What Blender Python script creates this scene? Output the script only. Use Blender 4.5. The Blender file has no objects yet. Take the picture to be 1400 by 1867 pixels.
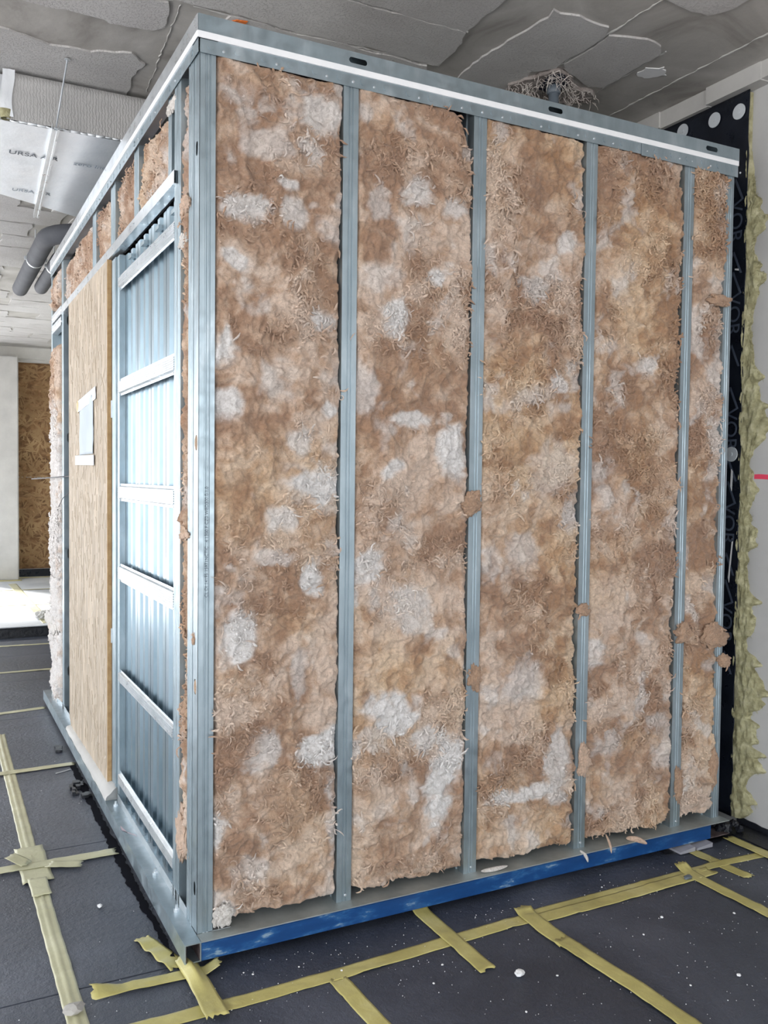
import bpy, bmesh, math, random
import numpy as np
from mathutils import Vector, Matrix, Euler
from mathutils.geometry import tessellate_polygon

# ------------------------------------------------------------------ camera, world, exposure
SC = bpy.context.scene
COL = SC.collection
cam_d = bpy.data.cameras.new('camera'); cam = bpy.data.objects.new('camera', cam_d); COL.objects.link(cam)
F_PX = 1630.05
cam_d.sensor_fit = 'HORIZONTAL'; cam_d.sensor_width = 36.0; cam_d.lens = 36.0 * F_PX / 1400.0
cam_d.clip_start = 0.05; cam_d.clip_end = 200
yaw, pitch, roll = 0.47536, -0.03703, 0.01109
fw = Vector((math.sin(yaw) * math.cos(pitch), math.cos(yaw) * math.cos(pitch), math.sin(pitch)))
rt = Vector((math.cos(yaw), -math.sin(yaw), 0)); up = rt.cross(fw)
r2 = rt * math.cos(roll) + up * math.sin(roll); u2 = -rt * math.sin(roll) + up * math.cos(roll)
m = Matrix((r2, u2, -fw)).transposed().to_4x4(); m.translation = Vector((-0.68418, -2.46903, 1.38405))
cam.matrix_world = m
SC.camera = cam
SC.view_settings.view_transform = 'Standard'; SC.view_settings.look = 'None'
SC.view_settings.gamma = 1.0; SC.view_settings.use_curve_mapping = False
SC.view_settings.exposure = 0.0

W = bpy.data.worlds.new('world'); SC.world = W; W.use_nodes = True
nt = W.node_tree; nt.nodes.clear()
wo = nt.nodes.new('ShaderNodeOutputWorld'); bg = nt.nodes.new('ShaderNodeBackground')
tc = nt.nodes.new('ShaderNodeTexCoord'); sp = nt.nodes.new('ShaderNodeSeparateXYZ'); cr = nt.nodes.new('ShaderNodeValToRGB')
mr = nt.nodes.new('ShaderNodeMapRange'); mr.inputs[1].default_value = -0.3; mr.inputs[2].default_value = 0.6
nt.links.new(tc.outputs['Generated'], sp.inputs[0]); nt.links.new(sp.outputs[2], mr.inputs[0]); nt.links.new(mr.outputs[0], cr.inputs[0])
cr.color_ramp.elements[0].position = 0.25; cr.color_ramp.elements[0].color = (0.98, 0.97, 0.96, 1)
cr.color_ramp.elements[1].position = 0.42; cr.color_ramp.elements[1].color = (0.90, 0.95, 1.0, 1)
nt.links.new(cr.outputs[0], bg.inputs[0]); bg.inputs[1].default_value = 4.1
nt.links.new(bg.outputs[0], wo.inputs[0])
sun_d = bpy.data.lights.new('sun', 'SUN'); sun_d.energy = 26.0; sun_d.angle = math.radians(12); sun_d.color = (1, .97, .93)
sun = bpy.data.objects.new('sun', sun_d); COL.objects.link(sun)
sun.rotation_euler = Vector((0.35, -0.75, -0.52)).to_track_quat('-Z', 'Y').to_euler()

RNG = np.random.RandomState(7); random.seed(5)

# ------------------------------------------------------------------ numpy value noise
_LAT = {}
def vn(x, y, seed):
    if seed not in _LAT: _LAT[seed] = np.random.RandomState(1000 + seed).rand(256, 256)
    L = _LAT[seed]; xi = np.floor(x).astype(int); yi = np.floor(y).astype(int)
    fx = x - xi; fy = y - yi; fx = fx * fx * fx * (fx * (fx * 6 - 15) + 10); fy = fy * fy * fy * (fy * (fy * 6 - 15) + 10)
    a = L[xi & 255, yi & 255]; b = L[(xi + 1) & 255, yi & 255]; c = L[xi & 255, (yi + 1) & 255]; d = L[(xi + 1) & 255, (yi + 1) & 255]
    return (a + (b - a) * fx) * (1 - fy) + (c + (d - c) * fx) * fy
def fbm(x, y, f, seed, o=4, g=0.5):
    s = 0; a = 1; t = 0
    for i in range(o):
        s = s + a * vn(x * f + 17.3 * i, y * f + 9.1 * i, seed + i); t += a; a *= g; f *= 2.03
    return s / t
def ridge(x, y, f, seed, o=3, g=0.55):
    s = 0; a = 1; t = 0
    for i in range(o):
        s = s + a * (1 - np.abs(2 * vn(x * f + 5.3 * i, y * f + 3.1 * i, seed + i) - 1)) ** 2; t += a; a *= g; f *= 2.1
    return s / t
def sstep(a, b, x): t = np.clip((x - a) / (b - a), 0, 1); return t * t * (3 - 2 * t)

# ------------------------------------------------------------------ material helpers
def new_mat(name, color=(.5, .5, .5), rough=.6, metal=0.0, spec=.5):
    M = bpy.data.materials.new(name); M.use_nodes = True
    b = M.node_tree.nodes['Principled BSDF']
    b.inputs['Base Color'].default_value = (*color, 1); b.inputs['Roughness'].default_value = rough
    b.inputs['Metallic'].default_value = metal; b.inputs['Specular IOR Level'].default_value = spec
    return M, M.node_tree, b
def N(t, kind, **kw):
    n = t.nodes.new('ShaderNode' + kind)
    for k, v in kw.items():
        if k in n.inputs: n.inputs[k].default_value = v
        else: setattr(n, k, v)
    return n
def noise_node(t, scale, detail=6, rough=.55, dist=0, co=None, stretch=None):
    c = N(t, 'TexCoord'); out = c.outputs['Object']
    if stretch:
        mp = N(t, 'Mapping'); mp.inputs['Scale'].default_value = stretch; t.links.new(out, mp.inputs[0]); out = mp.outputs[0]
    n = N(t, 'TexNoise', Scale=scale, Detail=detail, Roughness=rough, Distortion=dist); t.links.new(out, n.inputs['Vector']); return n
def ramp(t, src, stops):
    r = N(t, 'ValToRGB'); e = r.color_ramp.elements
    while len(e) < len(stops): e.new(.5)
    for q, (p, c) in zip(e, stops): q.position = p; q.color = (*c, 1)
    t.links.new(src, r.inputs[0]); return r
def bump(t, b, src, strength, dist):
    n = N(t, 'Bump'); n.inputs['Strength'].default_value = strength; n.inputs['Distance'].default_value = dist
    t.links.new(src, n.inputs['Height']); prev = b.inputs['Normal'].links
    if prev: t.links.new(prev[0].from_socket, n.inputs['Normal'])
    t.links.new(n.outputs[0], b.inputs['Normal'])

MT = {}
def noisy(name, stops, scale, rough, metal=0, bscale=None, bstr=.3, bdist=.002, spec=.5, detail=6, stretch=None, dist=0, bstretch=None, rr=None):
    M, t, b = new_mat(name, stops[0][1], rough, metal, spec)
    n = noise_node(t, scale, detail, .6, dist, stretch=stretch); r = ramp(t, n.outputs[0], stops); t.links.new(r.outputs[0], b.inputs['Base Color'])
    if bscale:
        q = noise_node(t, bscale, 6, .65, stretch=bstretch); bump(t, b, q.outputs[0], bstr, bdist)
    if rr:
        q = noise_node(t, scale * 2.3, 4); g = N(t, 'MapRange'); g.inputs[3].default_value = rr[0]; g.inputs[4].default_value = rr[1]
        g.inputs[1].default_value = .3; g.inputs[2].default_value = .7
        t.links.new(q.outputs[0], g.inputs[0]); t.links.new(g.outputs[0], b.inputs['Roughness'])
    MT[name] = M; return M
noisy('galvanised_steel', [(.3, (.30, .37, .41)), (.55, (.38, .455, .50)), (.75, (.50, .57, .61))], 14, .38, .8, 60, .06, .001, rr=(.28, .5), stretch=(1, 1, .35))
noisy('galvanised_bright', [(.3, (.62, .66, .69)), (.7, (.80, .83, .86))], 10, .33, .85, 40, .05, .001, rr=(.25, .4))
noisy('gap_shade_black', [(.3, (.003, .003, .006)), (.7, (.006, .007, .012))], 8, .95, spec=.1)  # near-black painted for the shaded gap along the side beam
noisy('fluted_steel', [(.3, (.24, .33, .39)), (.7, (.36, .46, .53))], 10, .30, .9, 40, .05, .001, stretch=(1, 1, .3))
noisy('dull_zinc', [(.3, (.30, .33, .33)), (.7, (.50, .54, .53))], 9, .5, .5, 60, .1, .001)
noisy('blue_paint', [(.25, (.004, .040, .15)), (.52, (.007, .058, .20)), (.60, (.02, .10, .27)), (.66, (.22, .32, .42))], 9, .35, 0, 50, .1, .001, detail=10, stretch=(1, 3, 3))
noisy('white_strip', [(.3, (.82, .84, .86)), (.7, (.9, .9, .92))], 8, .5)
noisy('recess_shade', [(.3, (.012, .015, .03)), (.7, (.03, .035, .06))], 5, .6)  # near-black stands for shade inside gaps, hole, duct end and slots
noisy('rusty_inside', [(.35, (.05, .035, .035)), (.6, (.16, .12, .12)), (.75, (.3, .25, .24))], 22, .7, .2, 80, .2)
noisy('smooth_concrete', [(.28, (.20, .185, .17)), (.43, (.38, .36, .335)), (.58, (.47, .45, .425)), (.75, (.62, .60, .57))], 2.1, .85, 0, 26, .35, .004, dist=1.2, detail=9)
def pitted():
    M, t, b = new_mat('pitted_concrete', (.4, .38, .37), .95)
    n = noise_node(t, 2.0, 8, .6, .6); r = ramp(t, n.outputs[0], [(.3, (.46, .44, .43)), (.55, (.55, .535, .525)), (.75, (.63, .615, .605))]); t.links.new(r.outputs[0], b.inputs['Base Color'])
    q = noise_node(t, 120, 5, .65); r2 = ramp(t, q.outputs[0], [(.34, (0, 0, 0)), (.50, (1, 1, 1))]); bump(t, b, r2.outputs[0], .6, .006)
    MT['pitted_concrete'] = M
pitted()
noisy('wall_plaster', [(.3, (.42, .415, .41)), (.6, (.52, .515, .51)), (.8, (.58, .57, .565))], 1.8, .8, 0, 9, .25, .01, detail=8)
noisy('pale_concrete', [(.3, (.42, .41, .40)), (.6, (.55, .54, .52)), (.8, (.62, .61, .59))], 2.2, .85, 0, 18, .3, .006, detail=8)
noisy('broken_concrete', [(.3, (.16, .13, .12)), (.55, (.36, .32, .30)), (.75, (.55, .50, .48))], 12, .95, 0, 30, .8, .02)
noisy('torn_fibre', [(.3, (.45, .40, .37)), (.7, (.75, .70, .66))], 20, .95)
noisy('pvc_grey', [(.3, (.10, .125, .15)), (.7, (.13, .155, .185))], 8, .4)
noisy('rust_spot', [(.3, (.50, .10, .015)), (.7, (.65, .18, .03))], 40, .9)
noisy('foam_grey', [(.3, (.055, .058, .07)), (.7, (.085, .09, .105))], 9, .75, 0, 60, .2)
noisy('duct_fleece', [(.3, (.40, .395, .39)), (.7, (.50, .49, .485))], 5, .7)
def fleece():
    M = MT['duct_fleece']; t = M.node_tree; b = t.nodes['Principled BSDF']
    c = N(t, 'TexCoord'); w = N(t, 'TexWave', Scale=26.0, Distortion=4.5, Detail=1.0); w.bands_direction = 'X'; w.inputs['Detail Scale'].default_value = 3
    t.links.new(c.outputs['Object'], w.inputs['Vector']); bump(t, b, w.outputs['Fac'], .3, .004)
    b.inputs['Metallic'].default_value = .25
fleece()
noisy('duct_foil', [(.3, (.74, .78, .82)), (.7, (.88, .90, .93))], 3, .45, .55, 5, .35, .012, rr=(.35, .5), stretch=(1, 1, 1))
noisy('wool_olive', [(.25, (.20, .18, .09)), (.5, (.40, .375, .22)), (.75, (.60, .57, .38))], 26, .95, 0, 90, .8, .006)
noisy('black_foil', [(.35, (.006, .008, .014)), (.7, (.016, .02, .032))], 7, .28, 0, 10, .4, .008, spec=.4, rr=(.22, .45))
noisy('foil_print', [(.3, (.05, .065, .10)), (.7, (.09, .11, .15))], 20, .5)
noisy('disc_plastic', [(.3, (.50, .54, .58)), (.7, (.60, .63, .66))], 6, .5)
noisy('pink_marker', [(.3, (.80, .05, .11)), (.7, (.88, .10, .18))], 10, .7)
noisy('pink_chalk', [(.3, (.55, .42, .47)), (.7, (.6, .5, .54))], 10, .7)
noisy('bitumen_black', [(.35, (.006, .007, .010)), (.7, (.020, .022, .03))], 12, .35, 0, 30, .6, .01)
noisy('plaster_white', [(.3, (.72, .72, .73)), (.7, (.85, .85, .86))], 8, .8)
noisy('paper_white', [(.3, (.40, .46, .51)), (.7, (.48, .54, .59))], 4, .6)
noisy('paper_tape', [(.3, (.50, .51, .52)), (.7, (.60, .61, .62))], 6, .35)
noisy('osb_edge', [(.3, (.36, .21, .09)), (.7, (.50, .33, .16))], 40, .8)
noisy('glue_yellow', [(.3, (.55, .42, .18)), (.7, (.65, .52, .3))], 10, .5)
noisy('red_cloth', [(.3, (.55, .02, .05)), (.7, (.7, .05, .09))], 5, .8)
noisy('navy_cloth', [(.3, (.02, .03, .08)), (.7, (.04, .05, .12))], 5, .8)
noisy('ink', [(.3, (.07, .09, .11)), (.7, (.12, .14, .17))], 30, .7)
noisy('ink_faint', [(.3, (.20, .24, .30)), (.7, (.36, .42, .48))], 30, .6)
noisy('cable_black', [(.3, (.02, .02, .03)), (.7, (.03, .03, .04))], 5, .5)
noisy('timber_shim', [(.3, (.25, .25, .28)), (.7, (.36, .36, .40))], 12, .7)
def osb(name, c0, c1, c2, c3, st):
    M, t, b = new_mat(name, c1, .75)
    c = N(t, 'TexCoord'); mp = N(t, 'Mapping'); mp.inputs['Scale'].default_value = st; t.links.new(c.outputs['Object'], mp.inputs[0])
    n = N(t, 'TexNoise', Scale=1.0, Detail=8, Roughness=.6, Distortion=.8); t.links.new(mp.outputs[0], n.inputs['Vector'])
    v = N(t, 'TexVoronoi', Scale=.9); t.links.new(mp.outputs[0], v.inputs['Vector'])
    r = ramp(t, n.outputs[0], [(.28, c0), (.45, c1), (.6, c2), (.78, c3)])
    mx = N(t, 'Mix'); mx.data_type = 'RGBA'; mx.blend_type = 'OVERLAY'; mx.inputs[0].default_value = .25
    t.links.new(r.outputs[0], mx.inputs[6]); t.links.new(v.outputs['Color'], mx.inputs[7])
    h = N(t, 'HueSaturation', Saturation=1.0); bw = N(t, 'RGBToBW'); t.links.new(v.outputs['Color'], bw.inputs[0]); t.links.new(bw.outputs[0], mx.inputs[7])
    t.links.new(mx.outputs[2], b.inputs['Base Color'])
    bump(t, b, n.outputs[0], .3, .003); MT[name] = M
osb('osb_pale', (.34, .265, .19), (.43, .35, .265), (.50, .42, .335), (.62, .55, .47), (60, 60, 7))
osb('osb_brown', (.085, .04, .015), (.20, .105, .045), (.30, .17, .08), (.50, .33, .18), (11, 11, 16))
# floor felt
def felt():
    M, t, b = new_mat('floor_felt', (.03, .033, .045), .40, 0, .75)
    n = noise_node(t, 1.3, 9, .62, .8); r = ramp(t, n.outputs[0], [(.3, (.024, .030, .048)), (.5, (.044, .053, .078)), (.72, (.095, .108, .145))])
    t.links.new(r.outputs[0], b.inputs['Base Color'])
    q = noise_node(t, 42, 6, .7); bump(t, b, q.outputs[0], .8, .008)
    q2 = noise_node(t, 3.0, 4, .6, .5, stretch=(.4, 3, 1)); bump(t, b, q2.outputs[0], .35, .012)
    MT['floor_felt'] = M
felt()
noisy('glare_pale_felt', [(.3, (.42, .45, .50)), (.55, (.55, .58, .62)), (.75, (.70, .72, .76))], 2.0, .6, 0, 30, .4, .006)  # far floor made pale: sun glare put into its colour, bounces onto ceiling
def tape():
    M, t, b = new_mat('yellow_tape', (.52, .45, .14), .33, 0, .5)
    n = noise_node(t, 6, 6, .6); r = ramp(t, n.outputs[0], [(.3, (.42, .37, .13)), (.55, (.56, .50, .19)), (.8, (.70, .65, .33))]); t.links.new(r.outputs[0], b.inputs['Base Color'])
    q = noise_node(t, 22, 5, .6, .4); bump(t, b, q.outputs[0], .5, .004)
    MT['yellow_tape'] = M
    M2 = M.copy(); M2.name = 'pale_tape'; e = [x for x in M2.node_tree.nodes if x.type == 'VALTORGB'][0].color_ramp.elements
    e[0].color = (.44, .42, .27, 1); e[1].color = (.55, .53, .35, 1); e[2].color = (.68, .66, .48, 1); MT['pale_tape'] = M2
tape()
def wool_mat():
    M, t, b = new_mat('brown_wool', (.5, .3, .2), .95, 0, .1)
    a = N(t, 'Attribute'); a.attribute_name = 'wool'
    n = noise_node(t, 55, 7, .7, 2.2); r = ramp(t, n.outputs[0], [(.32, (.70, .66, .62)), (.5, (.98, .97, .96)), (.7, (1.18, 1.18, 1.18))])
    mx = N(t, 'Mix'); mx.data_type = 'RGBA'; mx.blend_type = 'MULTIPLY'; mx.inputs[0].default_value = 1.0
    t.links.new(a.outputs['Color'], mx.inputs[6]); t.links.new(r.outputs[0], mx.inputs[7]); t.links.new(mx.outputs[2], b.inputs['Base Color'])
    q = noise_node(t, 120, 6, .75, 1.8); bump(t, b, q.outputs[0], .9, .006)
    b.inputs['Sheen Weight'].default_value = .25; b.inputs['Sheen Roughness'].default_value = .6
    MT['brown_wool'] = M
wool_mat()

# ------------------------------------------------------------------ mesh helpers
class MB:
    def __init__(s): s.v = []; s.f = []
    def add(s, vs, fs):
        o = len(s.v); s.v += [tuple(p) for p in vs]; s.f += [tuple(i + o for i in f) for f in fs]; return s
    def box(s, x0, x1, y0, y1, z0, z1):
        vs = [(x, y, z) for z in (z0, z1) for y in (y0, y1) for x in (x0, x1)]
        return s.add(vs, [(0, 2, 3, 1), (4, 5, 7, 6), (0, 1, 5, 4), (2, 6, 7, 3), (0, 4, 6, 2), (1, 3, 7, 5)])
    def bbox(s, x0, x1, y0, y1, z0, z1, b=.002):
        bm = bmesh.new(); vs = [bm.verts.new((x, y, z)) for z in (z0, z1) for y in (y0, y1) for x in (x0, x1)]
        for f in [(0, 2, 3, 1), (4, 5, 7, 6), (0, 1, 5, 4), (2, 6, 7, 3), (0, 4, 6, 2), (1, 3, 7, 5)]: bm.faces.new([vs[i] for i in f])
        bmesh.ops.bevel(bm, geom=bm.edges[:], offset=b, segments=2, affect='EDGES'); bm.verts.index_update()
        s.add([v.co[:] for v in bm.verts], [[v.index for v in f.verts] for f in bm.faces]); bm.free(); return s
    def prism(s, poly, h0, h1, mp):
        # poly list of 2D (ccw or cw, may be concave); mp(a,b,h)->xyz
        n = len(poly); tr = tessellate_polygon([[Vector((p[0], p[1], 0)) for p in poly]])
        vs = [mp(p[0], p[1], h0) for p in poly] + [mp(p[0], p[1], h1) for p in poly]
        fs = [tuple(t) for t in tr] + [tuple(i + n for i in reversed(t)) for t in tr] + [(i, (i + 1) % n, (i + 1) % n + n, i + n) for i in range(n)]
        return s.add(vs, fs)
    def plate(s, outer, holes, h0, h1, mp):
        loops = [outer] + holes; allp = [p for l in loops for p in l]; n = len(allp)
        tr = tessellate_polygon([[Vector((p[0], p[1], 0)) for p in l] for l in loops])
        vs = [mp(p[0], p[1], h0) for p in allp] + [mp(p[0], p[1], h1) for p in allp]
        fs = [tuple(t) for t in tr] + [tuple(i + n for i in reversed(t)) for t in tr]; o = 0
        for l in loops:
            k = len(l); fs += [(o + i, o + (i + 1) % k, o + (i + 1) % k + n, o + i + n) for i in range(k)]; o += k
        return s.add(vs, fs)
    def sheet(s, pts, t, l0, l1, mp):
        # open polyline profile pts (a,b) with thickness t, extruded l0..l1 ; mp(a,b,l)
        P = [Vector((p[0], p[1])) for p in pts]; n = len(P); Q = []
        for i in range(n):
            d = Vector((0, 0))
            if i > 0: d += (P[i] - P[i - 1]).normalized()
            if i < n - 1: d += (P[i + 1] - P[i]).normalized()
            if d.length < 1e-6: d = Vector((1, 0))
            d.normalize(); e = (P[i + 1] - P[i]).normalized() if i < n - 1 else (P[i] - P[i - 1]).normalized()
            c = max(.5, abs(d.dot(e))); Q.append(P[i] + Vector((-d.y, d.x)) * (t / c))
        lp = P + Q[::-1]; N_ = 2 * n
        vs = [mp(p[0], p[1], l0) for p in lp] + [mp(p[0], p[1], l1) for p in lp]
        fs = [(i, (i + 1) % N_, (i + 1) % N_ + N_, i + N_) for i in range(N_)]
        for i in range(n - 1):
            fs.append((i, i + 1, N_ - 2 - i, N_ - 1 - i)); fs.append((i + N_, N_ - 1 - i + N_, N_ - 2 - i + N_, i + 1 + N_))
        return s.add(vs, fs)
    def tube(s, path, r, n=10, caps=True):
        P = [Vector(p) for p in path]; R = r if hasattr(r, '__len__') else [r] * len(P)
        rings = []; ref = None
        for i, p in enumerate(P):
            d = (P[min(i + 1, len(P) - 1)] - P[max(i - 1, 0)]).normalized()
            if ref is None: ref = Vector((0, 0, 1)) if abs(d.z) < .9 else Vector((1, 0, 0))
            a = d.cross(ref).normalized(); b = a.cross(d); ref = b
            rings.append([p + (a * math.cos(2 * math.pi * k / n) + b * math.sin(2 * math.pi * k / n)) * R[i] for k in range(n)])
        vs = [q for g in rings for q in g]; fs = []
        for i in range(len(P) - 1):
            for k in range(n): fs.append((i * n + k, i * n + (k + 1) % n, (i + 1) * n + (k + 1) % n, (i + 1) * n + k))
        if caps: fs.append(tuple(range(n))[::-1]); fs.append(tuple((len(P) - 1) * n + k for k in range(n)))
        return s.add(vs, fs)
    def disc(s, c, r, nrm, h, n=20):
        nrm = Vector(nrm).normalized(); return s.tube([Vector(c) - nrm * h / 2, Vector(c) + nrm * h / 2], r, n)
    def mesh(s, name):
        me = bpy.data.meshes.new(name); me.from_pydata(s.v, [], s.f); me.update()
        bm = bmesh.new(); bm.from_mesh(me); bmesh.ops.recalc_face_normals(bm, faces=bm.faces[:]); bm.to_mesh(me); bm.free(); return me
def link(name, me, mat=None, parent=None, smooth=False):
    if mat: me.materials.append(MT[mat])
    o = bpy.data.objects.new(name, me); COL.objects.link(o)
    if parent: o.parent = parent
    if smooth: me.polygons.foreach_set('use_smooth', [True] * len(me.polygons))
    return o
def obj(name, mb, mat, parent=None, smooth=False, label=None):
    o = link(name, mb.mesh(name), mat, parent, smooth)
    if label: o['label'] = label
    return o
def tag(o, label=None, cat=None, group=None, kind=None):
    if label: o['label'] = label
    if cat: o['category'] = cat
    if group: o['group'] = group
    if kind: o['kind'] = kind
    return o
def thing(name, label, cat, group=None, loc=(0, 0, 0)):
    o = bpy.data.objects.new(name, None); o.empty_display_size = .1; o.location = loc; COL.objects.link(o); return tag(o, label, cat, group)
def at(o, parent_world):   # child meshes are written in world coordinates: shift by the parent's location
    o.location = -Vector(parent_world)
XYZ = lambda a, b, h: (a, b, h)
FRONT = lambda a, b, h: (a, h, b)      # a=x, b=z, h=y
LEFT = lambda a, b, h: (h, a, b)       # a=y, b=z, h=x
def stadium(cx, cz, w, h, n=6, vert=False):
    r = min(w, h) / 2; pts = []
    if w >= h:
        for k in range(n + 1): a = -math.pi / 2 + math.pi * k / n; pts.append((cx + w / 2 - r + r * math.cos(a), cz + r * math.sin(a)))
        for k in range(n + 1): a = math.pi / 2 + math.pi * k / n; pts.append((cx - w / 2 + r + r * math.cos(a), cz + r * math.sin(a)))
    else:
        for k in range(n + 1): a = math.pi * k / n; pts.append((cx + r * math.cos(a), cz + h / 2 - r + r * math.sin(a)))
        for k in range(n + 1): a = math.pi + math.pi * k / n; pts.append((cx + r * math.cos(a), cz - h / 2 + r + r * math.sin(a)))
    return pts
def jag(poly, amp, step=.02, seed=0):
    r = random.Random(seed); out = []; n = len(poly)
    for i in range(n):
        a = Vector(poly[i]); b = Vector(poly[(i + 1) % n]); L = (b - a).length; k = max(1, int(L / step)); nn = Vector((-(b - a).y, (b - a).x)).normalized()
        off = 0
        for j in range(k):
            t = j / k; off = off * .6 + r.uniform(-1, 1) * amp
            p = a.lerp(b, t) + (nn * off if j else Vector((0, 0))); out.append((p.x, p.y))
    return out

# ------------------------------------------------------------------ the shell
ZC = 3.0
floor = tag(obj('floor', MB().box(-4.2, 2.6, -6, 5.7, -.25, -.012), 'bitumen_black'), kind='structure')
ys = [-6, -5.2, -4.0, -2.9, -1.9, -.95, -.0, .98, 1.95, 2.95, 3.95, 4.85, 5.66]
for i in range(len(ys) - 1):
    obj('felt_sheet', MB().bbox(-4.2, 2.249, ys[i] + .0015, ys[i + 1] - .0015, -.012, 0, .0015), 'floor_felt', floor)
tag(obj('raised_floor', MB().box(-4.2, 2.6, 5.69, 12, -.25, .085), 'bitumen_black'), kind='structure')
rf = tag(obj('trim_1', MB().box(-4.2, 2.6, 5.67, 5.69, -.01, .075), 'bitumen_black'), kind='structure')
upf = tag(obj('trim_2', MB().box(-4.2, 2.249, 5.68, 10.4, .0851, .092), 'glare_pale_felt'), kind='structure')

ceil = tag(obj('ceiling', MB().box(-4.2, 2.6, -6, 10.7, ZC + .006, ZC + .25), 'smooth_concrete'), kind='structure')
cp = lambda a, b, h: (a, b, h)
PADS = [
 [(.287, .609), (-.9, .64), (-.9, .36), (.616, .335), (1.071, .336), (1.099, .404), (1.117, .605), (.874, .6), (.441, .612)],
 [(-.55, .325), (.627, .323), (1.066, .327), (1.074, .06), (1.0, -.02), (-.55, -.02)],
 [(1.251, .058), (1.322, .057), (1.497, .06), (1.528, .115), (1.530, .40), (1.46, .47), (1.489, .62), (1.5, 1.05), (1.245, 1.07), (1.239, .658), (1.225, .466), (1.238, .315), (1.267, .108)],
 [(1.537, .106), (1.679, .061), (1.762, .077), (1.802, .118), (1.81, .449), (1.751, .47), (1.68, .44), (1.60, .41), (1.537, .36)],
 [(.283, .628), (.446, .630), (.882, .622), (1.075, .625), (1.113, .705), (1.12, .97), (.275, .96)],
 [(1.50, -.185), (1.737, -.168), (1.78, -.25), (1.78, -.8), (1.50, -.8)],
 [(-.42, .857), (-.55, .66), (.07, .645), (.098, .82), (.068, .858), (-.082, .885), (-.105, .864), (-.269, .869)],
 [(-.428, 1.105), (-.253, 1.159), (-.107, 1.143), (.034, 1.077), (.101, 1.148), (.076, 1.282), (.10, 1.6), (-.95, 1.6), (-.9, 1.13)],
 [(.40, 1.0), (1.13, 1.0), (1.11, 1.32), (.38, 1.31)], [(.40, 1.36), (1.13, 1.34), (1.14, 1.68), (.38, 1.66)],
 [(-.55, -.06), (1.06, -.06), (1.03, -.38), (-.55, -.38)], [(-.55, -.42), (1.06, -.42), (1.03, -.75), (-.55, -.75)],
]
rr = random.Random(3)
y = 1.72
while y < 9.2:
    x = -4.1 + rr.uniform(0, .4)
    while x < 2.0:
        L = rr.uniform(.72, .95)
        PADS.append([(x, y), (min(x + L, 2.1), y), (min(x + L, 2.1), y + .325), (x, y + .325)])
        x += L + rr.choice([.03, .2, .3])
    y += .34
for j, p in enumerate(PADS):
    q = jag(p, .007, .03, j) if j < 12 else jag(p, .016, .07, j)
    obj('ceiling_panel', MB().prism(q, ZC - .001 - rr.random() * .003, ZC + .0065, cp), 'pitted_concrete', ceil)
# joint ridges (mortar that squeezed out of the joints)
def squeeze(name, a, b, w, par, mat='pale_concrete', seed=0, z=ZC + .0035):
    r = random.Random(seed); n = max(4, int((Vector(b) - Vector(a)).length / .02)); path = []; R = []
    for i in range(n + 1):
        t = i / n; p = Vector(a).lerp(Vector(b), t); path.append((p.x + r.uniform(-.004, .004), p.y + r.uniform(-.004, .004), z)); R.append(w * .6 * r.uniform(.3, 1.3))
    return obj(name, MB().tube(path, R, 5), mat, par)
for k, (a, b, w) in enumerate([((.15, .63), (1.11, .616), .007), ((.60, .330), (1.08, .331), .006), ((1.533, -.2), (1.531, .42), .0055),
                               ((2.03, -.7), (2.03, .9), .005), ((-.5, .64), (.08, .63), .004), ((1.81, .1), (1.82, .5), .005), ((.11, .64), (.16, 1.4), .003)]):
    squeeze('mortar_ridge', a, b, w, ceil, seed=k)
# rough patches on the ceiling
obj('plaster_smear', MB().prism(jag([(1.84, .24), (1.90, .20), (1.96, .25), (1.90, .31), (1.85, .30)], .008, .015, 5), ZC + .003, ZC + .0065, cp), 'plaster_white', ceil)
obj('rust_stain', MB().prism(jag([(.290, .656), (.312, .634), (.346, .628), (.340, .655), (.308, .666)], .003, .006, 8), ZC - .0065, ZC - .001, cp), 'rust_spot', ceil)
# broken hole with torn fibres round a pipe
hp = jag([(1.44, .60), (1.50, .47), (1.545, .40), (1.60, .41), (1.66, .47), (1.80, .50), (1.84, .56), (1.74, .66), (1.5, .70)], .012, .02, 21)
obj('broken_patch', MB().prism(hp, ZC - .012, ZC + .02, cp), 'broken_concrete', ceil)
obj('hole_shade', MB().prism(jag([(1.53, .45), (1.56, .41), (1.62, .44), (1.66, .50), (1.62, .58), (1.55, .56)], .006, .015, 4), ZC - .0135, ZC - .011, cp), 'recess_shade', ceil)  # flat dark patch painted as the shade inside the hole
fb = MB(); r = random.Random(12)
for i in range(320):
    k = r.randrange(len(hp)); a = Vector(hp[k]); c = Vector((1.62, .54)); p = a.lerp(c, r.uniform(-.08, .6)); L = r.uniform(.012, .05)
    d = Vector((r.uniform(-1, 1), r.uniform(-1, 1), r.uniform(-1.3, -.1))).normalized(); p3 = Vector((p.x, p.y, ZC - .012))
    m1 = p3 + d * L * .5 + Vector((r.uniform(-1, 1), r.uniform(-1, 1), 0)) * .01
    fb.tube([p3, m1, p3 + d * L], [.0014, .0011, .0004], 3, False)
tag(obj('torn_fibres', fb, 'torn_fibre', ceil), kind='stuff')

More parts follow.
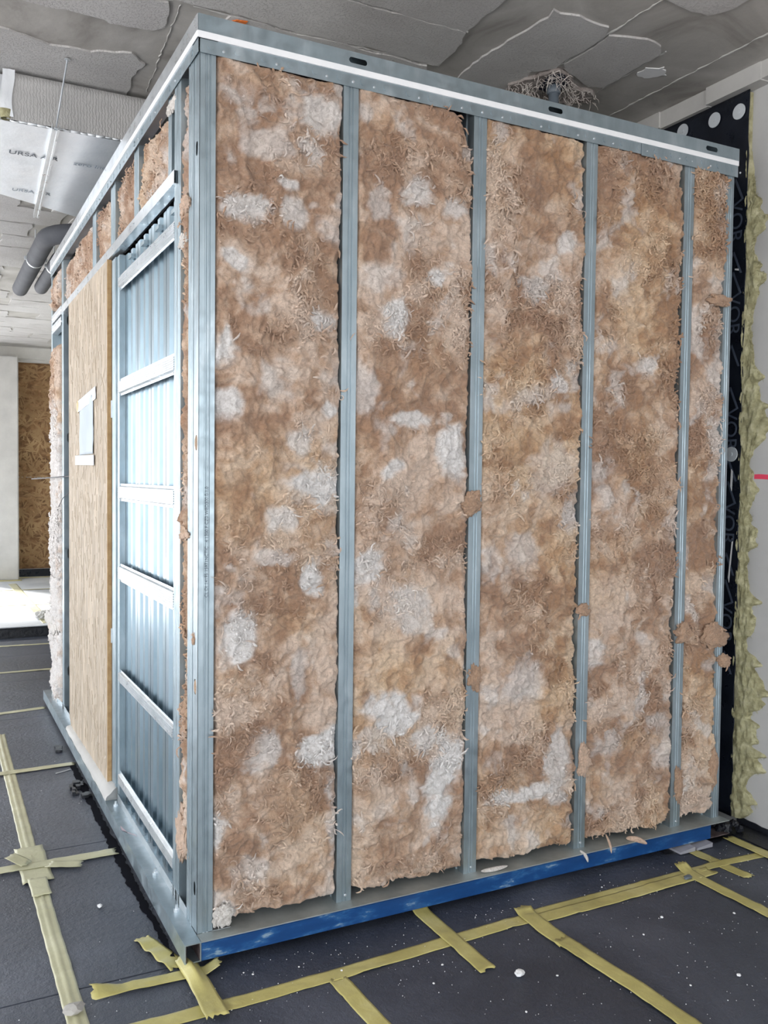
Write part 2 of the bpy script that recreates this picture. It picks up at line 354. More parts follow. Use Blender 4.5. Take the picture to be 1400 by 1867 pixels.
wr = tag(obj('wall_right', MB().box(2.25, 2.6, -6, 10.4, -.012, ZC + .006), 'wall_plaster'), kind='structure')
t3 = MB(); n = 60
for i in range(n):   # uneven concrete edge strip under the slab
    y0 = -5.95 + i * .27
    w = .055 + .008 * math.sin(i * 2.1); t3.box(2.25 - w, 2.2515, y0, y0 + .2705, 2.938 + .004 * math.sin(i * 1.3), ZC + .006)
tag(obj('trim_3', t3, 'pale_concrete'), kind='structure')
tag(obj('wall_back', MB().box(-.7, 2.6, 10.4, 10.7, -.2, ZC + .004), 'pale_concrete'), kind='structure')
tag(obj('trim_4', MB().bbox(-4.2, 2.249, 9.55, 10.39, 2.80, ZC + .005, .03), 'pale_concrete'), kind='structure')
col = MB().bbox(-.35, .352, 9.35, 9.549, .09, 2.83, .012)
tag(obj('concrete_column', col, 'pale_concrete'), 'pale concrete column at the far left edge beside the brown board', 'column')
bo = thing('chipboard_hoarding', 'brown oriented strand board closing the far opening beside the concrete column', 'board', loc=(.9, 9.7, .1))
at(obj('board', MB().bbox(.36, 1.6, 9.70, 9.72, .19, 1.353, .002), 'osb_brown', bo), (.9, 9.7, .1))
at(obj('board', MB().bbox(.36, 1.6, 9.70, 9.72, 1.359, 2.80, .002), 'osb_brown', bo), (.9, 9.7, .1))
at(obj('bottom_rail', MB().bbox(.36, 1.6, 9.66, 9.72, .092, .185, .004), 'black_foil', bo, label='dark rail under the board'), (.9, 9.7, .1))

# columns of the open left side of the storey
for k, yy in enumerate([-5.7, -2.5, 1.9, 6.2, 10.2]):
    tag(obj('trim_%d' % (5 + k), MB().bbox(-4.15, -3.8, yy - .2, yy + .2, -.011, ZC + .005, .01), 'pale_concrete'), kind='structure')

# ------------------------------------------------------------------ foil-faced board on the right wall
FB = (2.2, 1.0, .035)
fp = thing('foil_insulation_board', 'black foil-faced insulation board on the right wall behind the steel frame', 'insulation', loc=FB)
def fo(name, mb, mat, label=None, smooth=False, par=None):
    o = obj(name, mb, mat, par or fp, smooth, label); 
    if par is None: at(o, FB)
    return o
fo('wool_core', MB().box(2.2285, 2.2495, .072, 9.5, .036, 2.93), 'wool_olive')
nu, nv = 60, 90; g = MB(); vs = []; fs = []
for i in range(nv + 1):
    for j in range(nu + 1):
        yy = .066 + (j / nu) ** 2 * 3.3; zz = .03 + i / nv * 2.905
        x = 2.2275 - .005 * float(fbm(np.array(yy), np.array(zz), 5, 40)) - .004 * float(ridge(np.array(yy), np.array(zz), 9, 44)); 
        vs.append((x, yy + (.004 * math.sin(i * .9) if j == 0 else 0), zz))
for i in range(nv):
    for j in range(nu): a = i * (nu + 1) + j; fs.append((a, a + 1, a + nu + 2, a + nu + 1))
ff = fo('foil_facing', MB().add(vs, fs), 'black_foil', smooth=True)
sol = ff.modifiers.new('s', 'SOLIDIFY'); sol.thickness = .001
for (yy, zz) in [(.409, 2.885), (.235, 2.872), (.11, 2.862), (.105, 1.499)]:
    d = MB().disc((2.214, yy, zz), .030, (1, 0, 0), .004, 24); d.disc((2.211, yy, zz), .008, (1, 0, 0), .003, 12)
    fo('fixing_disc', d, 'disc_plastic')
def text_mesh(s, size, ext=.0004):
    c = bpy.data.curves.new('lettering', 'FONT'); c.body = s; c.size = size; c.extrude = ext; c.align_x = 'CENTER'; c.align_y = 'CENTER'
    o = bpy.data.objects.new('tmp', c); COL.objects.link(o); dg = bpy.context.evaluated_depsgraph_get()
    me = bpy.data.meshes.new_from_object(o.evaluated_get(dg)); bpy.data.objects.remove(o); return me
def text(name, s, size, M4, mat, parent, ploc=(0, 0, 0), sx=1, label=None):
    me = text_mesh(s, size); me.transform(Matrix.Diagonal((sx, 1, 1, 1))); me.transform(M4); me.transform(Matrix.Translation(-Vector(ploc)))
    o = link(name, me, mat, parent)
    if label: o['label'] = label
    return o
def basis(xd, yd, o):
    xd = Vector(xd); yd = Vector(yd); z = xd.cross(yd); mm = Matrix((xd, yd, z)).transposed().to_4x4(); mm.translation = Vector(o); return mm
for zz, w in [(2.43, 'VOR'), (2.06, 'VOR'), (1.60, 'VOR'), (1.22, 'VOR'), (.82, 'VOR')]:
    text('lettering', w, .085, basis((0, 0, -1), (0, 1, 0) if False else (0, -1, 0), (2.2125, .112, zz)), 'foil_print', fp, FB)
    for dz in (-.16, .13):
        s = MB(); s.prism([(.075, zz + dz - .05), (.085, zz + dz - .05), (.125, zz + dz + .04), (.115, zz + dz + .04)], 2.214, 2.213, LEFT)
        fo('printed_stroke', s, 'foil_print'); s = MB(); s.prism([(.155, zz + dz - .05), (.165, zz + dz - .05), (.125, zz + dz + .04), (.115, zz + dz + .04)], 2.214, 2.213, LEFT)
        fo('printed_stroke', s, 'foil_print')
for q in [[(.098, 1.35), (.106, 1.37), (.103, 1.44), (.094, 1.43)], [(.10, .98), (.106, 1.0), (.09, 1.16), (.085, 1.15)], [(.09, 2.23), (.11, 2.236), (.11, 2.242), (.09, 2.238)]]:
    fo('plaster_splash', MB().prism(q, 2.214, 2.2125, LEFT), 'plaster_white')
# mineral wool squeezed out over the plaster at the board's near edge
def extent(z):
    e = .010 + .016 * vn(z * 9, z * 0, 71) + .014 * vn(z * 40, z * 0, 72)
    for c, w, a in [(2.42, .07, .05), (2.20, .06, .045), (1.80, .05, .055), (1.63, .09, .085), (1.36, .06, .04), (1.17, .07, .045), (.90, .06, .06),
                    (.80, .05, .03), (.64, .08, .055), (.55, .08, .085), (.38, .09, .06), (.27, .07, .08), (.10, .06, .06)]:
        e = e + a * np.exp(-((z - c) / w) ** 2) * (.5 + 1.1 * vn(z * 45, z * 0, 73))
    return e * sstep(2.72, 2.5, z) * 1.0 + .002
nz, ny = 700, 26
Z = np.linspace(.03, 2.7, nz)[:, None] * np.ones((1, ny)); T = np.linspace(0, 1, ny)[None, :] * np.ones((nz, 1))
Y = .074 - T * (extent(Z) + .002)
X = 2.2505 - (.024 * (1 - T) ** .5 * .9 + .010) * (.5 + .8 * fbm(Y * 3, Z, 22, 60)) * sstep(1.0, .9, T) - .0
X = np.clip(X, 2.215, 2.25)
vs = np.stack([X, Y, Z], -1).reshape(-1, 3)
idx = np.arange(nz * ny).reshape(nz, ny); fs = np.stack([idx[:-1, :-1], idx[:-1, 1:], idx[1:, 1:], idx[1:, :-1]], -1).reshape(-1, 4)
me = bpy.data.meshes.new('wool_edge'); me.from_pydata(vs.tolist(), [], fs.tolist()); 
o = link('wool_edge', me, 'wool_olive', fp, True); at(o, FB)
w = MB(); r = random.Random(4)
for i in range(2600):
    z = r.uniform(.04, 2.6); e = float(extent(np.array(z))); t = r.random() ** .5; p = Vector((2.243 - .012 * (1 - t), .07 - e * t, z))
    d = Vector((-.3, -r.uniform(.2, 1), r.uniform(-.9, .7))).normalized(); L = r.uniform(.006, .022)
    w.tube([p, p + d * L * .5 + Vector((0, 0, r.uniform(-.003, .003))), p + d * L], [.0009, .0007, .0002], 3, False)
o = fo('loose_fibre', w, 'wool_olive'); o['kind'] = 'stuff'
tag(obj('marker_line', MB().prism(jag([(.02, 1.400), (-.5, 1.386), (-.5, 1.403), (.02, 1.418)], .0012, .02, 3), 2.2505, 2.2494, LEFT), 'pink_marker'),
    'bright pink level mark painted across the grey plastered wall', 'marking')
mm_ = MB().prism(jag([(2.19, .03), (2.2495, .03), (2.2495, -3.0), (2.12, -3.0), (2.13, -.2), (2.13, -.02)], .004, .03, 31), .0005, .006, XYZ)
mm_.prism(jag([(.06, .004), (-3.0, .004), (-3.0, .028), (.06, .030)], .004, .03, 33), 2.2495, 2.246, LEFT)
tag(obj('membrane_strip', mm_, 'bitumen_black'), 'shiny black waterproofing strip along the foot of the right wall', 'membrane')

# ------------------------------------------------------------------ the steel pod frame
PF = thing('steel_frame', 'galvanised steel stud frame of the prefabricated room on a blue base beam', 'frame')
ST, SW, ZT, ZL, ZB, XW = .4606, 2.085, 2.655, .077, .022, 2.085
def fr(name, mb, mat='galvanised_steel', label=None, parent=None): return obj(name, mb, mat, parent or PF, False, label)
def cprof(w=.0235, d=.075):
    return [(w, .012), (w, 0), (.009, 0), (.007, .003), (.0035, .003), (.0015, 0), (-.0015, 0), (-.0035, .003), (-.007, .003), (-.009, 0), (-w, 0),
            (-w, .028), (-w + .004, .032), (-w + .004, .044), (-w, .048), (-w, d), (w, d), (w, d - .012)]
def screw(par, p, nrm, r_=.0045):
    n_ = Vector(nrm); m_ = MB().disc(Vector(p) + n_ * .001, r_, nrm, .002, 10); m_.disc(Vector(p) + n_ * .003, r_ * .6, nrm, .003, 8)
    return obj('screw', m_, 'galvanised_bright', par)
xs_f = [ST * k for k in range(1, 5)]
for x in xs_f:
    s = fr('stud', MB().sheet(cprof(), .0012, ZL, 2.60, lambda a, b, l, x=x: (x + a, b, l)))
    screw(s, (x + .004, -.004, 2.568), (0, -1, 0)); screw(s, (x + .004, -.002, ZL + .02), (0, -1, 0))
# corner post: front flange + web facing left with service holes
c = MB().sheet([(.0, .052), (0, .0), (.016, 0), (.0175, .0025), (.021, .0025), (.0225, 0), (.027, 0), (.0285, .0025), (.031, .0025), (.0325, 0), (.046, 0), (.046, .012)][2:], .0012, ZL, 2.60, lambda a, b, l: (a, b, l))
c.box(.0, .016, 0, .0012, ZL, 2.6)
cs = fr('corner_stud', c)
c = MB().plate([(.0, ZL), (.052, ZL), (.052, 2.56), (.0, 2.56)], [stadium(.022, 1.48, .022, .045), stadium(.026, .785, .022, .045), stadium(.026, 2.3, .02, .04), stadium(.026, .2, .02, .04)], 0, .0012, LEFT)
obj('stud_web', c, 'galvanised_steel', cs)
for zz in (1.48, .785):
    bm = bmesh.new(); bmesh.ops.create_icosphere(bm, subdivisions=3, radius=.022); me = bpy.data.meshes.new('wool_plug')
    for v in bm.verts: v.co = Vector((v.co.x * .45 + .006, v.co.y * .6 + .024, v.co.z * 1.15 + zz)) * 1.0
    bm.to_mesh(me); bm.free(); ca = me.color_attributes.new('wool', 'FLOAT_COLOR', 'POINT'); ca.data.foreach_set('color', [.52, .36, .25, 1] * len(me.vertices))
    link('wool_plug', me, 'brown_wool', cs, True)
text('lettering', 'CL DI 14195 15971NCTIC   4 1300 F CZ0 WED300.0-1.0', .0125, basis((0, 0, 1), (-1, 0, 0), (.0245, -.0006, 1.20)), 'ink', cs, sx=1.05)
fr('corner_stud', MB().sheet([(.055, .03), (.055, 0), (.062, 0), (.064, .003), (.07, .003), (.072, 0), (.086, 0), (.088, .003), (.094, .003), (.096, 0), (.106, 0), (.106, .05)], -.0012, ZL, 2.56, lambda a, b, l: (b, a, l)))
# right end post
fr('stud', MB().sheet(cprof(.019), .0012, ZL, 2.60, lambda a, b, l: (XW - .033 + a, b, l)))
fr('stud', MB().sheet([(0, 0), (0, .03), (.003, .034), (.003, .044), (0, .048), (0, 1.2)], .0012, ZL, 2.60, lambda a, b, l: (XW - a - .010, b + .002, l)))
# left side studs (flange faces left)
def lstud(y0, y1, z0, z1, x=0.0, d=.07, name='stud', mat='galvanised_steel'):
    w = y1 - y0; k = w * .12
    P = [(y0, .02 + d * 0)]; 
    pts = [(y0, d), (y0, 0), (y0 + w * .22, 0), (y0 + w * .30, .003), (y0 + w * .40, .003), (y0 + w * .46, 0), (y0 + w * .56, 0), (y0 + w * .62, .003), (y0 + w * .72, .003), (y0 + w * .80, 0), (y1, 0), (y1, d)]
    return fr(name, MB().sheet(pts, -.0012, z0, z1, lambda a, b, l: (x + b, a, l)), mat)
for (y0, y1) in [(.196, .232), (.236, .270)]: lstud(y0, y1, ZL, 2.56)
for (y0, y1) in [(.325, .365), (.80, .875), (1.235, 1.33), (1.68, 1.775)]: lstud(y0, y1, 2.29, 2.56, x=.004, d=.05)
lstud(1.150, 1.195, ZL, 2.25, x=.004); lstud(1.20, 1.283, ZL, 2.25, x=-.002)
# far jamb beyond the doorway
j = fr('jamb_stud', MB().sheet([(2.70, .012), (2.70, 0), (2.715, 0), (2.72, .003), (2.73, .003), (2.735, 0), (2.77, 0), (2.77, .1)][1:], -.0012, ZL, 2.56, lambda a, b, l: (b, a, l)))
c = MB().plate([(0, ZL), (.10, ZL), (.10, 2.56), (0, 2.56)], [stadium(.03, z, .026, .055) for z in (.301, .953, 1.591, 2.229)], 2.70, 2.7012, lambda a, b, h: (a, h, b))
obj('stud_web', c, 'galvanised_steel', j)
lstud(3.17, 3.215, ZL, 2.56)
# short framed opening in the last bay
for z0 in (2.275, 2.215): fr('cross_rail', MB().sheet([(z0, .03), (z0, -.004), (z0 + .014, -.004), (z0 + .017, 0), (z0 + .022, 0), (z0 + .025, -.004), (z0 + .045, -.004), (z0 + .045, .03)], -.0012, 2.775, 3.17, lambda a, b, l: (b, l, a)), 'galvanised_bright')
fr('back_plate', MB().plate([(2.775, 2.02), (3.17, 2.02), (3.17, 2.22), (2.775, 2.22)], [stadium(3.05, z, .02, .014) for z in (2.18, 2.155, 2.10)] + [stadium(2.95, 2.08, .03, .02)], .05, .0512, LEFT))
# top rail: lower flange, white sealing strip, slotted upper flange
sl = [stadium(x, 2.630, .060, .017) for x in (.479, 1.215, 1.944)]
fr('top_rail', MB().plate([(-.006, 2.609), (XW + .004, 2.609), (XW + .004, ZT), (-.006, ZT)], sl, -.0085, -.0065, FRONT))
fr('top_rail', MB().box(-.006, XW + .004, -.0066, .07, ZT - .002, ZT).box(-.006, XW + .004, -.0066, .07, 2.609, 2.6105).box(-.004, XW, .068, .070, 2.6, ZT))
fr('top_rail', MB().sheet([(-.0045, 2.606), (-.0045, 2.590), (-.0045, 2.553)], .0012, 0, 1.62, lambda a, b, l: (l, a, b)))
fr('top_rail', MB().sheet([(-.0075, 2.604), (-.0075, 2.548)], .0012, 1.60, XW, lambda a, b, l: (l, a, b)))
fr('sealing_strip', MB().box(-.0075, XW + .002, -.0095, .05, 2.5905, 2.6085), 'white_strip', 'white strip running under the top rail')
rails = [(1.62, -.0045)]
for i in range(27):
    x = .03 + i * .078
    if abs(x - 1.62) < .03: continue
    yv = -.0045 if x < 1.61 else -.0075
    fr('pressed_dimple', MB().disc((x, yv - .0008, 2.5735), .0095, (0, -1, 0), .0016, 16))
    if i % 2 == 0: screw(PF, (x + .036, yv - .001, 2.566), (0, -1, 0), .004)
fr('side_rail', MB().box(-.0085, -.0065, -.006, 3.22, 2.609, ZT).box(-.0066, .07, -.006, 3.22, ZT - .002, ZT), 'galvanised_bright')
fr('side_rail', MB().box(-.0057, -.0045, -.004, 3.21, 2.553, 2.592), 'galvanised_steel')
fr('sealing_strip', MB().box(-.0095, .05, -.0075, 3.215, 2.5905, 2.6085), 'white_strip')
for i in range(24):
    yv = .06 + i * .13
    fr('pressed_dimple', MB().disc((-.0064, yv, 2.5735), .0095, (-1, 0, 0), .0016, 14))
    if i % 2: screw(PF, (-.0064, yv + .05, 2.566), (-1, 0, 0), .004)
# header rail over door and ladder
fr('header_rail', MB().sheet([(2.300, .06), (2.300, -.012), (2.262, -.012), (2.262, .02)], .0012, .232, 2.70, lambda a, b, l: (b, l, a)), 'galvanised_bright')
screw(PF, (-.013, .80, 2.28), (-1, 0, 0)); screw(PF, (-.013, 2.1, 2.28), (-1, 0, 0))
# fluted sheet profiles behind the ladder straps
pitch = (1.15 - .272) / 4
for k in range(4):
    y0 = .272 + k * pitch; P = []
    for (a, b) in [(0, .014), (.0, 0), (.035, 0), (.045, .024), (.08, .024), (.09, 0), (.118, 0), (.124, .010), (.132, .024), (.165, .024), (.175, 0), (.212, 0), (.212, .03)]:
        P.append((y0 + a * pitch / .2195, .028 + b))
    fr('fluted_profile', MB().sheet(P, -.0012, ZL, 2.255 - .002 * k, lambda a, b, l: (b, a, l)), 'fluted_steel')
    fr('end_clip', MB().box(.012, .03, y0 + .045, y0 + .10, 2.205, 2.218))
# ladder straps
for zc, h in [(2.140, .058), (1.732, .066), (1.320, .068), (1.002, .070), (.587, .055), (.177, .058)]:
    P = [(zc - h / 2, .010), (zc - h / 2 + .008, .010)]
    m_ = 6; a0 = zc - h / 2 + .012; a1 = zc + h / 2 - .012
    for i in range(m_):
        z0 = a0 + (a1 - a0) * i / m_; z1 = a0 + (a1 - a0) * (i + 1) / m_; q = (z1 - z0)
        P += [(z0 + q * .1, .000), (z0 + q * .6, .000), (z0 + q * .75, .0022), (z1 - q * .05, .0022)]
    P += [(zc + h / 2 - .008, .010), (zc + h / 2, .010)]
    s = fr('ladder_strap', MB().sheet(P, .0012, .272, 1.148, lambda a, b, l: (b - .004, l, a)), 'galvanised_bright')
    screw(s, (.005, 1.13, zc - h / 2 + .004), (-1, 0, 0), .003); screw(s, (.005, .29, zc - h / 2 + .004), (-1, 0, 0), .003)
# inner lining, its dark colour stands for the shade in the gaps
fr('inner_lining', MB().box(.085, SW - .01, .098, .104, .08, 2.6).box(.105, .110, .11, 2.69, .08, 2.6).box(.11, .115, 2.9, 3.2, .08, 2.6), 'recess_shade', 'inner lining coloured dark for the shade in the gaps')
fr('roof_panel', MB().box(.0, XW, .0, 3.2, 2.6, 2.608), 'dull_zinc')
fr('far_wall_panel', MB().box(.0, XW, 3.2, 3.21, .08, 2.6), 'dull_zinc')
# base
fr('blue_beam', MB().bbox(.0005, 1.985, -.047, -.042, ZB, ZL - .003, .0015).bbox(.0, 1.985, -.047, .0, ZL - .006, ZL - .003, .001), 'blue_paint', 'blue painted base beam')
fr('base_plate', MB().bbox(-.002, XW, -.0475, .10, ZL - .003, ZL, .001), 'dull_zinc')
fr('beam_bottom', MB().box(.0, XW, -.045, .05, ZB, ZB + .003).box(.0, XW, .04, .044, ZB, ZL - .004), 'rusty_inside')
T = MB()
T.box(-.047, -.044, -.047, 3.27, ZB, ZL).box(-.003, 0, -.047, 3.27, ZB, ZL).box(-.044, -.003, -.047, 3.27, ZL - .003, ZL).box(-.044, -.003, -.047, 3.27, ZB, ZB + .003)
fr('side_beam', T, 'galvanised_steel', 'open-ended galvanised base beam')
fr('beam_inside', MB().box(-.0438, -.0032, .05, .052, ZB + .003, ZL - .003).box(-.0438, -.0425, -.0465, .05, ZB + .003, ZL - .003).box(-.0045, -.0032, -.0465, .05, ZB + .003, ZL - .003), 'rusty_inside')
fr('bottom_track', MB().box(-.0012, 0, .106, 1.17, ZL, ZL + .03).box(-.0012, 0, 2.30, 3.2, ZL, ZL + .03).box(0, .1, .0, 3.2, ZL, ZL + .001), 'galvanised_bright')
for yy in (1.12, .44, .16):
    b_ = MB().disc((-.018, yy, ZL + .004), .009, (0, 0, 1), .008, 6); b_.tube([(-.018, yy, ZL), (-.018, yy, ZL + .02)], .004, 8); fr('bolt', b_, 'galvanised_bright')
obj('chalk_mark', MB().prism([(-.044, .86), (-.010, .80), (-.004, .78), (-.030, .83), (-.040, .91)], ZL + .0002, ZL + .0008, XYZ), 'pink_chalk', PF)
# rounded threshold under the door board
th = MB(); n = 30; k = 10; vs = []; fs = []
for i in range(n + 1):
    t = i / n; yy = 1.195 + t * 1.14; h = (.052 - .03 * t) * (1 if i > 0 else .9)
    for q in range(k + 1):
        a = q / k * math.pi / 2; vs.append((.000 - .044 * math.sin(a) * (1 + .03 * math.sin(i)), yy - (.03 * math.sin(a * 2) if i == 0 else 0), ZL + .001 + h * math.cos(a) ** .8 + .0015 * math.sin(i * 1.7 + q)))
for i in range(n):
    for q in range(k): a = i * (k + 1) + q; fs.append((a, a + 1, a + k + 2, a + k + 1))
th.add(vs, fs); th.box(-.002, .003, 1.195, 2.335, ZL, ZL + .045)
th.add([vs[q] for q in range(k + 1)] + [(.0, 1.195, ZL)], [tuple(range(k + 2))])
o = fr('threshold', th, 'pale_concrete', 'grey rounded threshold'); o.data.polygons.foreach_set('use_smooth', [True] * len(o.data.polygons))

# ------------------------------------------------------------------ the door board with its note
bz = thing('door_board', 'pale strand board covering the doorway in the left side of the frame', 'board', loc=(0, 1.83, .12))
o = obj('board', MB().prism([(1.288, .105), (2.30, .085), (2.365, .14), (2.368, 2.255), (1.285, 2.255)], -.020, -.004, LEFT), 'osb_pale', bz); at(o, bz.location)
o = obj('board_edge', MB().box(-.0205, -.0035, 1.2825, 1.288, .105, 2.256), 'osb_edge', bz, label='golden brown cut edge'); at(o, bz.location)
o = obj('gap_shade_strip', MB().box(-.0034, .004, 1.278, 1.2845, .09, 2.245), 'cable_black', bz); at(o, bz.location)  # black strip painted as the shade in the gap beside the board
o = obj('hinge', MB().bbox(-.0075, .0, 1.2745, 1.2845, 1.62, 1.69, .001), 'galvanised_bright', bz); at(o, bz.location)
o = obj('hinge', MB().bbox(-.0075, .0, 1.2745, 1.2845, .70, .76, .001), 'galvanised_bright', bz); at(o, bz.location)
def flakes(par, ploc, y0, y1, z0, z1, x, n, s0, s1, face, seed, mat):
    r = random.Random(seed); mb = MB()
    for i in range(n):
        a = r.uniform(y0, y1); b = r.uniform(z0, z1); L = r.uniform(s0, s1); w = L * r.uniform(.10, .28); t = r.uniform(0, math.pi) if face == 'y' else r.gauss(math.pi / 2, .45)
        c, s = math.cos(t), math.sin(t); q = [(a - c * L - s * w * .2, b - s * L), (a - s * w, b + c * w), (a + c * L, b + s * L), (a + s * w, b - c * w)]
        q = [(min(max(u, y0), y1), min(max(v, z0), z1)) for u, v in q]; h = r.uniform(.0004, .0012)
        if face == 'x': mb.add([(x - h, u, v) for u, v in q] + [(x, u, v) for u, v in q], [(0, 1, 2, 3), (0, 1, 5, 4), (1, 2, 6, 5), (2, 3, 7, 6), (3, 0, 4, 7)])
        else: mb.add([(u, x - h * 3, v) for u, v in q] + [(u, x, v) for u, v in q], [(0, 1, 2, 3), (0, 1, 5, 4), (1, 2, 6, 5), (2, 3, 7, 6), (3, 0, 4, 7)])
    o = obj('wood_flakes', mb, mat, par); at(o, ploc); o['kind'] = 'stuff'
noisy('flake_pale', [(.3, (.52, .45, .36)), (.7, (.68, .62, .54))], 30, .8)
noisy('flake_brown', [(.3, (.22, .12, .05)), (.7, (.48, .32, .17))], 3, .8)
noisy('flake_tan', [(.3, (.36, .29, .21)), (.7, (.50, .42, .33))], 5, .8)
flakes(bz, bz.location, 1.30, 2.35, .16, 2.24, -.0201, 110, .012, .035, 'x', 1, 'flake_pale')
flakes(bz, bz.location, 1.30, 2.35, .16, 2.24, -.0200, 700, .012, .04, 'x', 2, 'flake_tan')
flakes(bo, (.9, 9.7, .1), .37, 1.2, .2, 2.78, 9.6999, 900, .03, .10, 'y', 3, 'flake_brown')
pn = thing('taped_note', 'white paper sheet taped to the pale door board', 'paper', loc=(-.005, 1.8, 1.6))
def wavy(y0, y1, z0, z1, x, amp, seed, sk=0):
    vs = []; fs = []; a_, b_ = 14, 16
    for i in range(b_ + 1):
        for q in range(a_ + 1):
            t = q / a_; u = i / b_; yy = y0 + (y1 - y0) * t; zz = z0 + (z1 - z0) * u + sk * (t - .5)
            vs.append((x - amp * float(fbm(np.array(yy), np.array(zz), 14, seed)), yy, zz))
    for i in range(b_):
        for q in range(a_): a = i * (a_ + 1) + q; fs.append((a, a + 1, a + a_ + 2, a + a_ + 1))
    return MB().add(vs, fs)
for nm, args, mt in [('sheet', (1.60, 1.99, 1.48, 1.74, -.0212, .006, 3), 'paper_white'), ('tape', (1.53, 2.02, 1.70, 1.755, -.0245, .005, 5, -.03), 'paper_tape'), ('tape', (1.57, 2.11, 1.432, 1.478, -.024, .004, 6, .006), 'paper_tape')]:
    o = obj(nm, wavy(*args), mt, pn, True); at(o, pn.location); so = o.modifiers.new('s', 'SOLIDIFY'); so.thickness = .0006; so.offset = 1
tag(obj('glue_blob', MB().add(*(lambda bm: (bmesh.ops.create_icosphere(bm, subdivisions=2, radius=.03), bm.verts.index_update(), ([(-.024 + v.co.x * .25, 2.03 + v.co.y * (1 + .4 * math.sin(v.co.z * 200)), 1.715 + v.co.z * 1.1) for v in bm.verts], [[v.index for v in f.verts] for f in bm.faces]))[2])(bmesh.new())), 'glue_yellow', None, True),
    'small yellowish foam blob at the corner of the taped note', 'foam')

# ------------------------------------------------------------------ mineral wool batts
def wcol(u, v, seed, blobs=(), tone=0.0, gold=0.0):
    wx = u + .05 * (fbm(u, v, 6, seed + 31) - .5) * 2; wy = v + .05 * (fbm(u, v, 6, seed + 37) - .5) * 2
    a = fbm(wx, wy, 7, seed + 1, 5, .6); b = fbm(wx, wy, 4.5, seed + 8, 4, .55); c = ridge(wx, wy, 13, seed + 15, 3)
    t = np.clip((a - .5) * 2.6 + .5 + (b - .5) * .9 + (c - .5) * .7 + (fbm(wx, wy, 24, seed + 19, 3) - .5) * 1.4 + .22 * sstep(1.3, .2, v) + tone, 0, 1)
    dark = np.array([.42, .255, .165]); mid = np.array([.58, .40, .285]); lite = np.array([.74, .58, .47])
    T = t[..., None]
    col = np.where(T < .5, dark + (mid - dark) * (T * 2), mid + (lite - mid) * (T * 2 - 1))
    g = np.clip((fbm(u, v, 3.0, seed + 50) - .5) * 3 + gold, 0, 1)[..., None]
    col = col * (1 - .5 * g) + .5 * g * col * np.array([1.10, 1.0, .70])
    w_ = sstep(.60, .78, fbm(wx, wy, 9, seed + 60, 4, .55)) * .55
    for (bx, bz_, ru, rv, st) in blobs:
        d = ((wx - bx) / ru) ** 2 + ((wy - bz_) / rv) ** 2
        w_ = np.maximum(w_, st * sstep(1.5, .3, d + 1.9 * (fbm(wx, wy, 22, seed + 70, 4, .6) - .5)))
    w_ = np.clip(w_, 0, 1)[..., None]; white = np.array([.86, .83, .815])
    return col * (1 - w_) + white * w_
def whgt(u, v, seed):
    q = .035; wx = u + q * (fbm(u, v, 9, seed + 80) - .5) * 2; wy = v + q * (fbm(u, v, 9, seed + 85) - .5) * 2
    q = .012; w2 = wx + q * (fbm(u, v, 28, seed + 87) - .5) * 2; w3 = wy + q * (fbm(u, v, 28, seed + 88) - .5) * 2
    return .024 * (fbm(wx, wy, 7, seed + 90, 3) - .5) + .024 * (ridge(w2, w3, 12, seed + 93, 3, .6) - .5) + .013 * (ridge(w2, w3, 46, seed + 97, 2, .6) - .5)
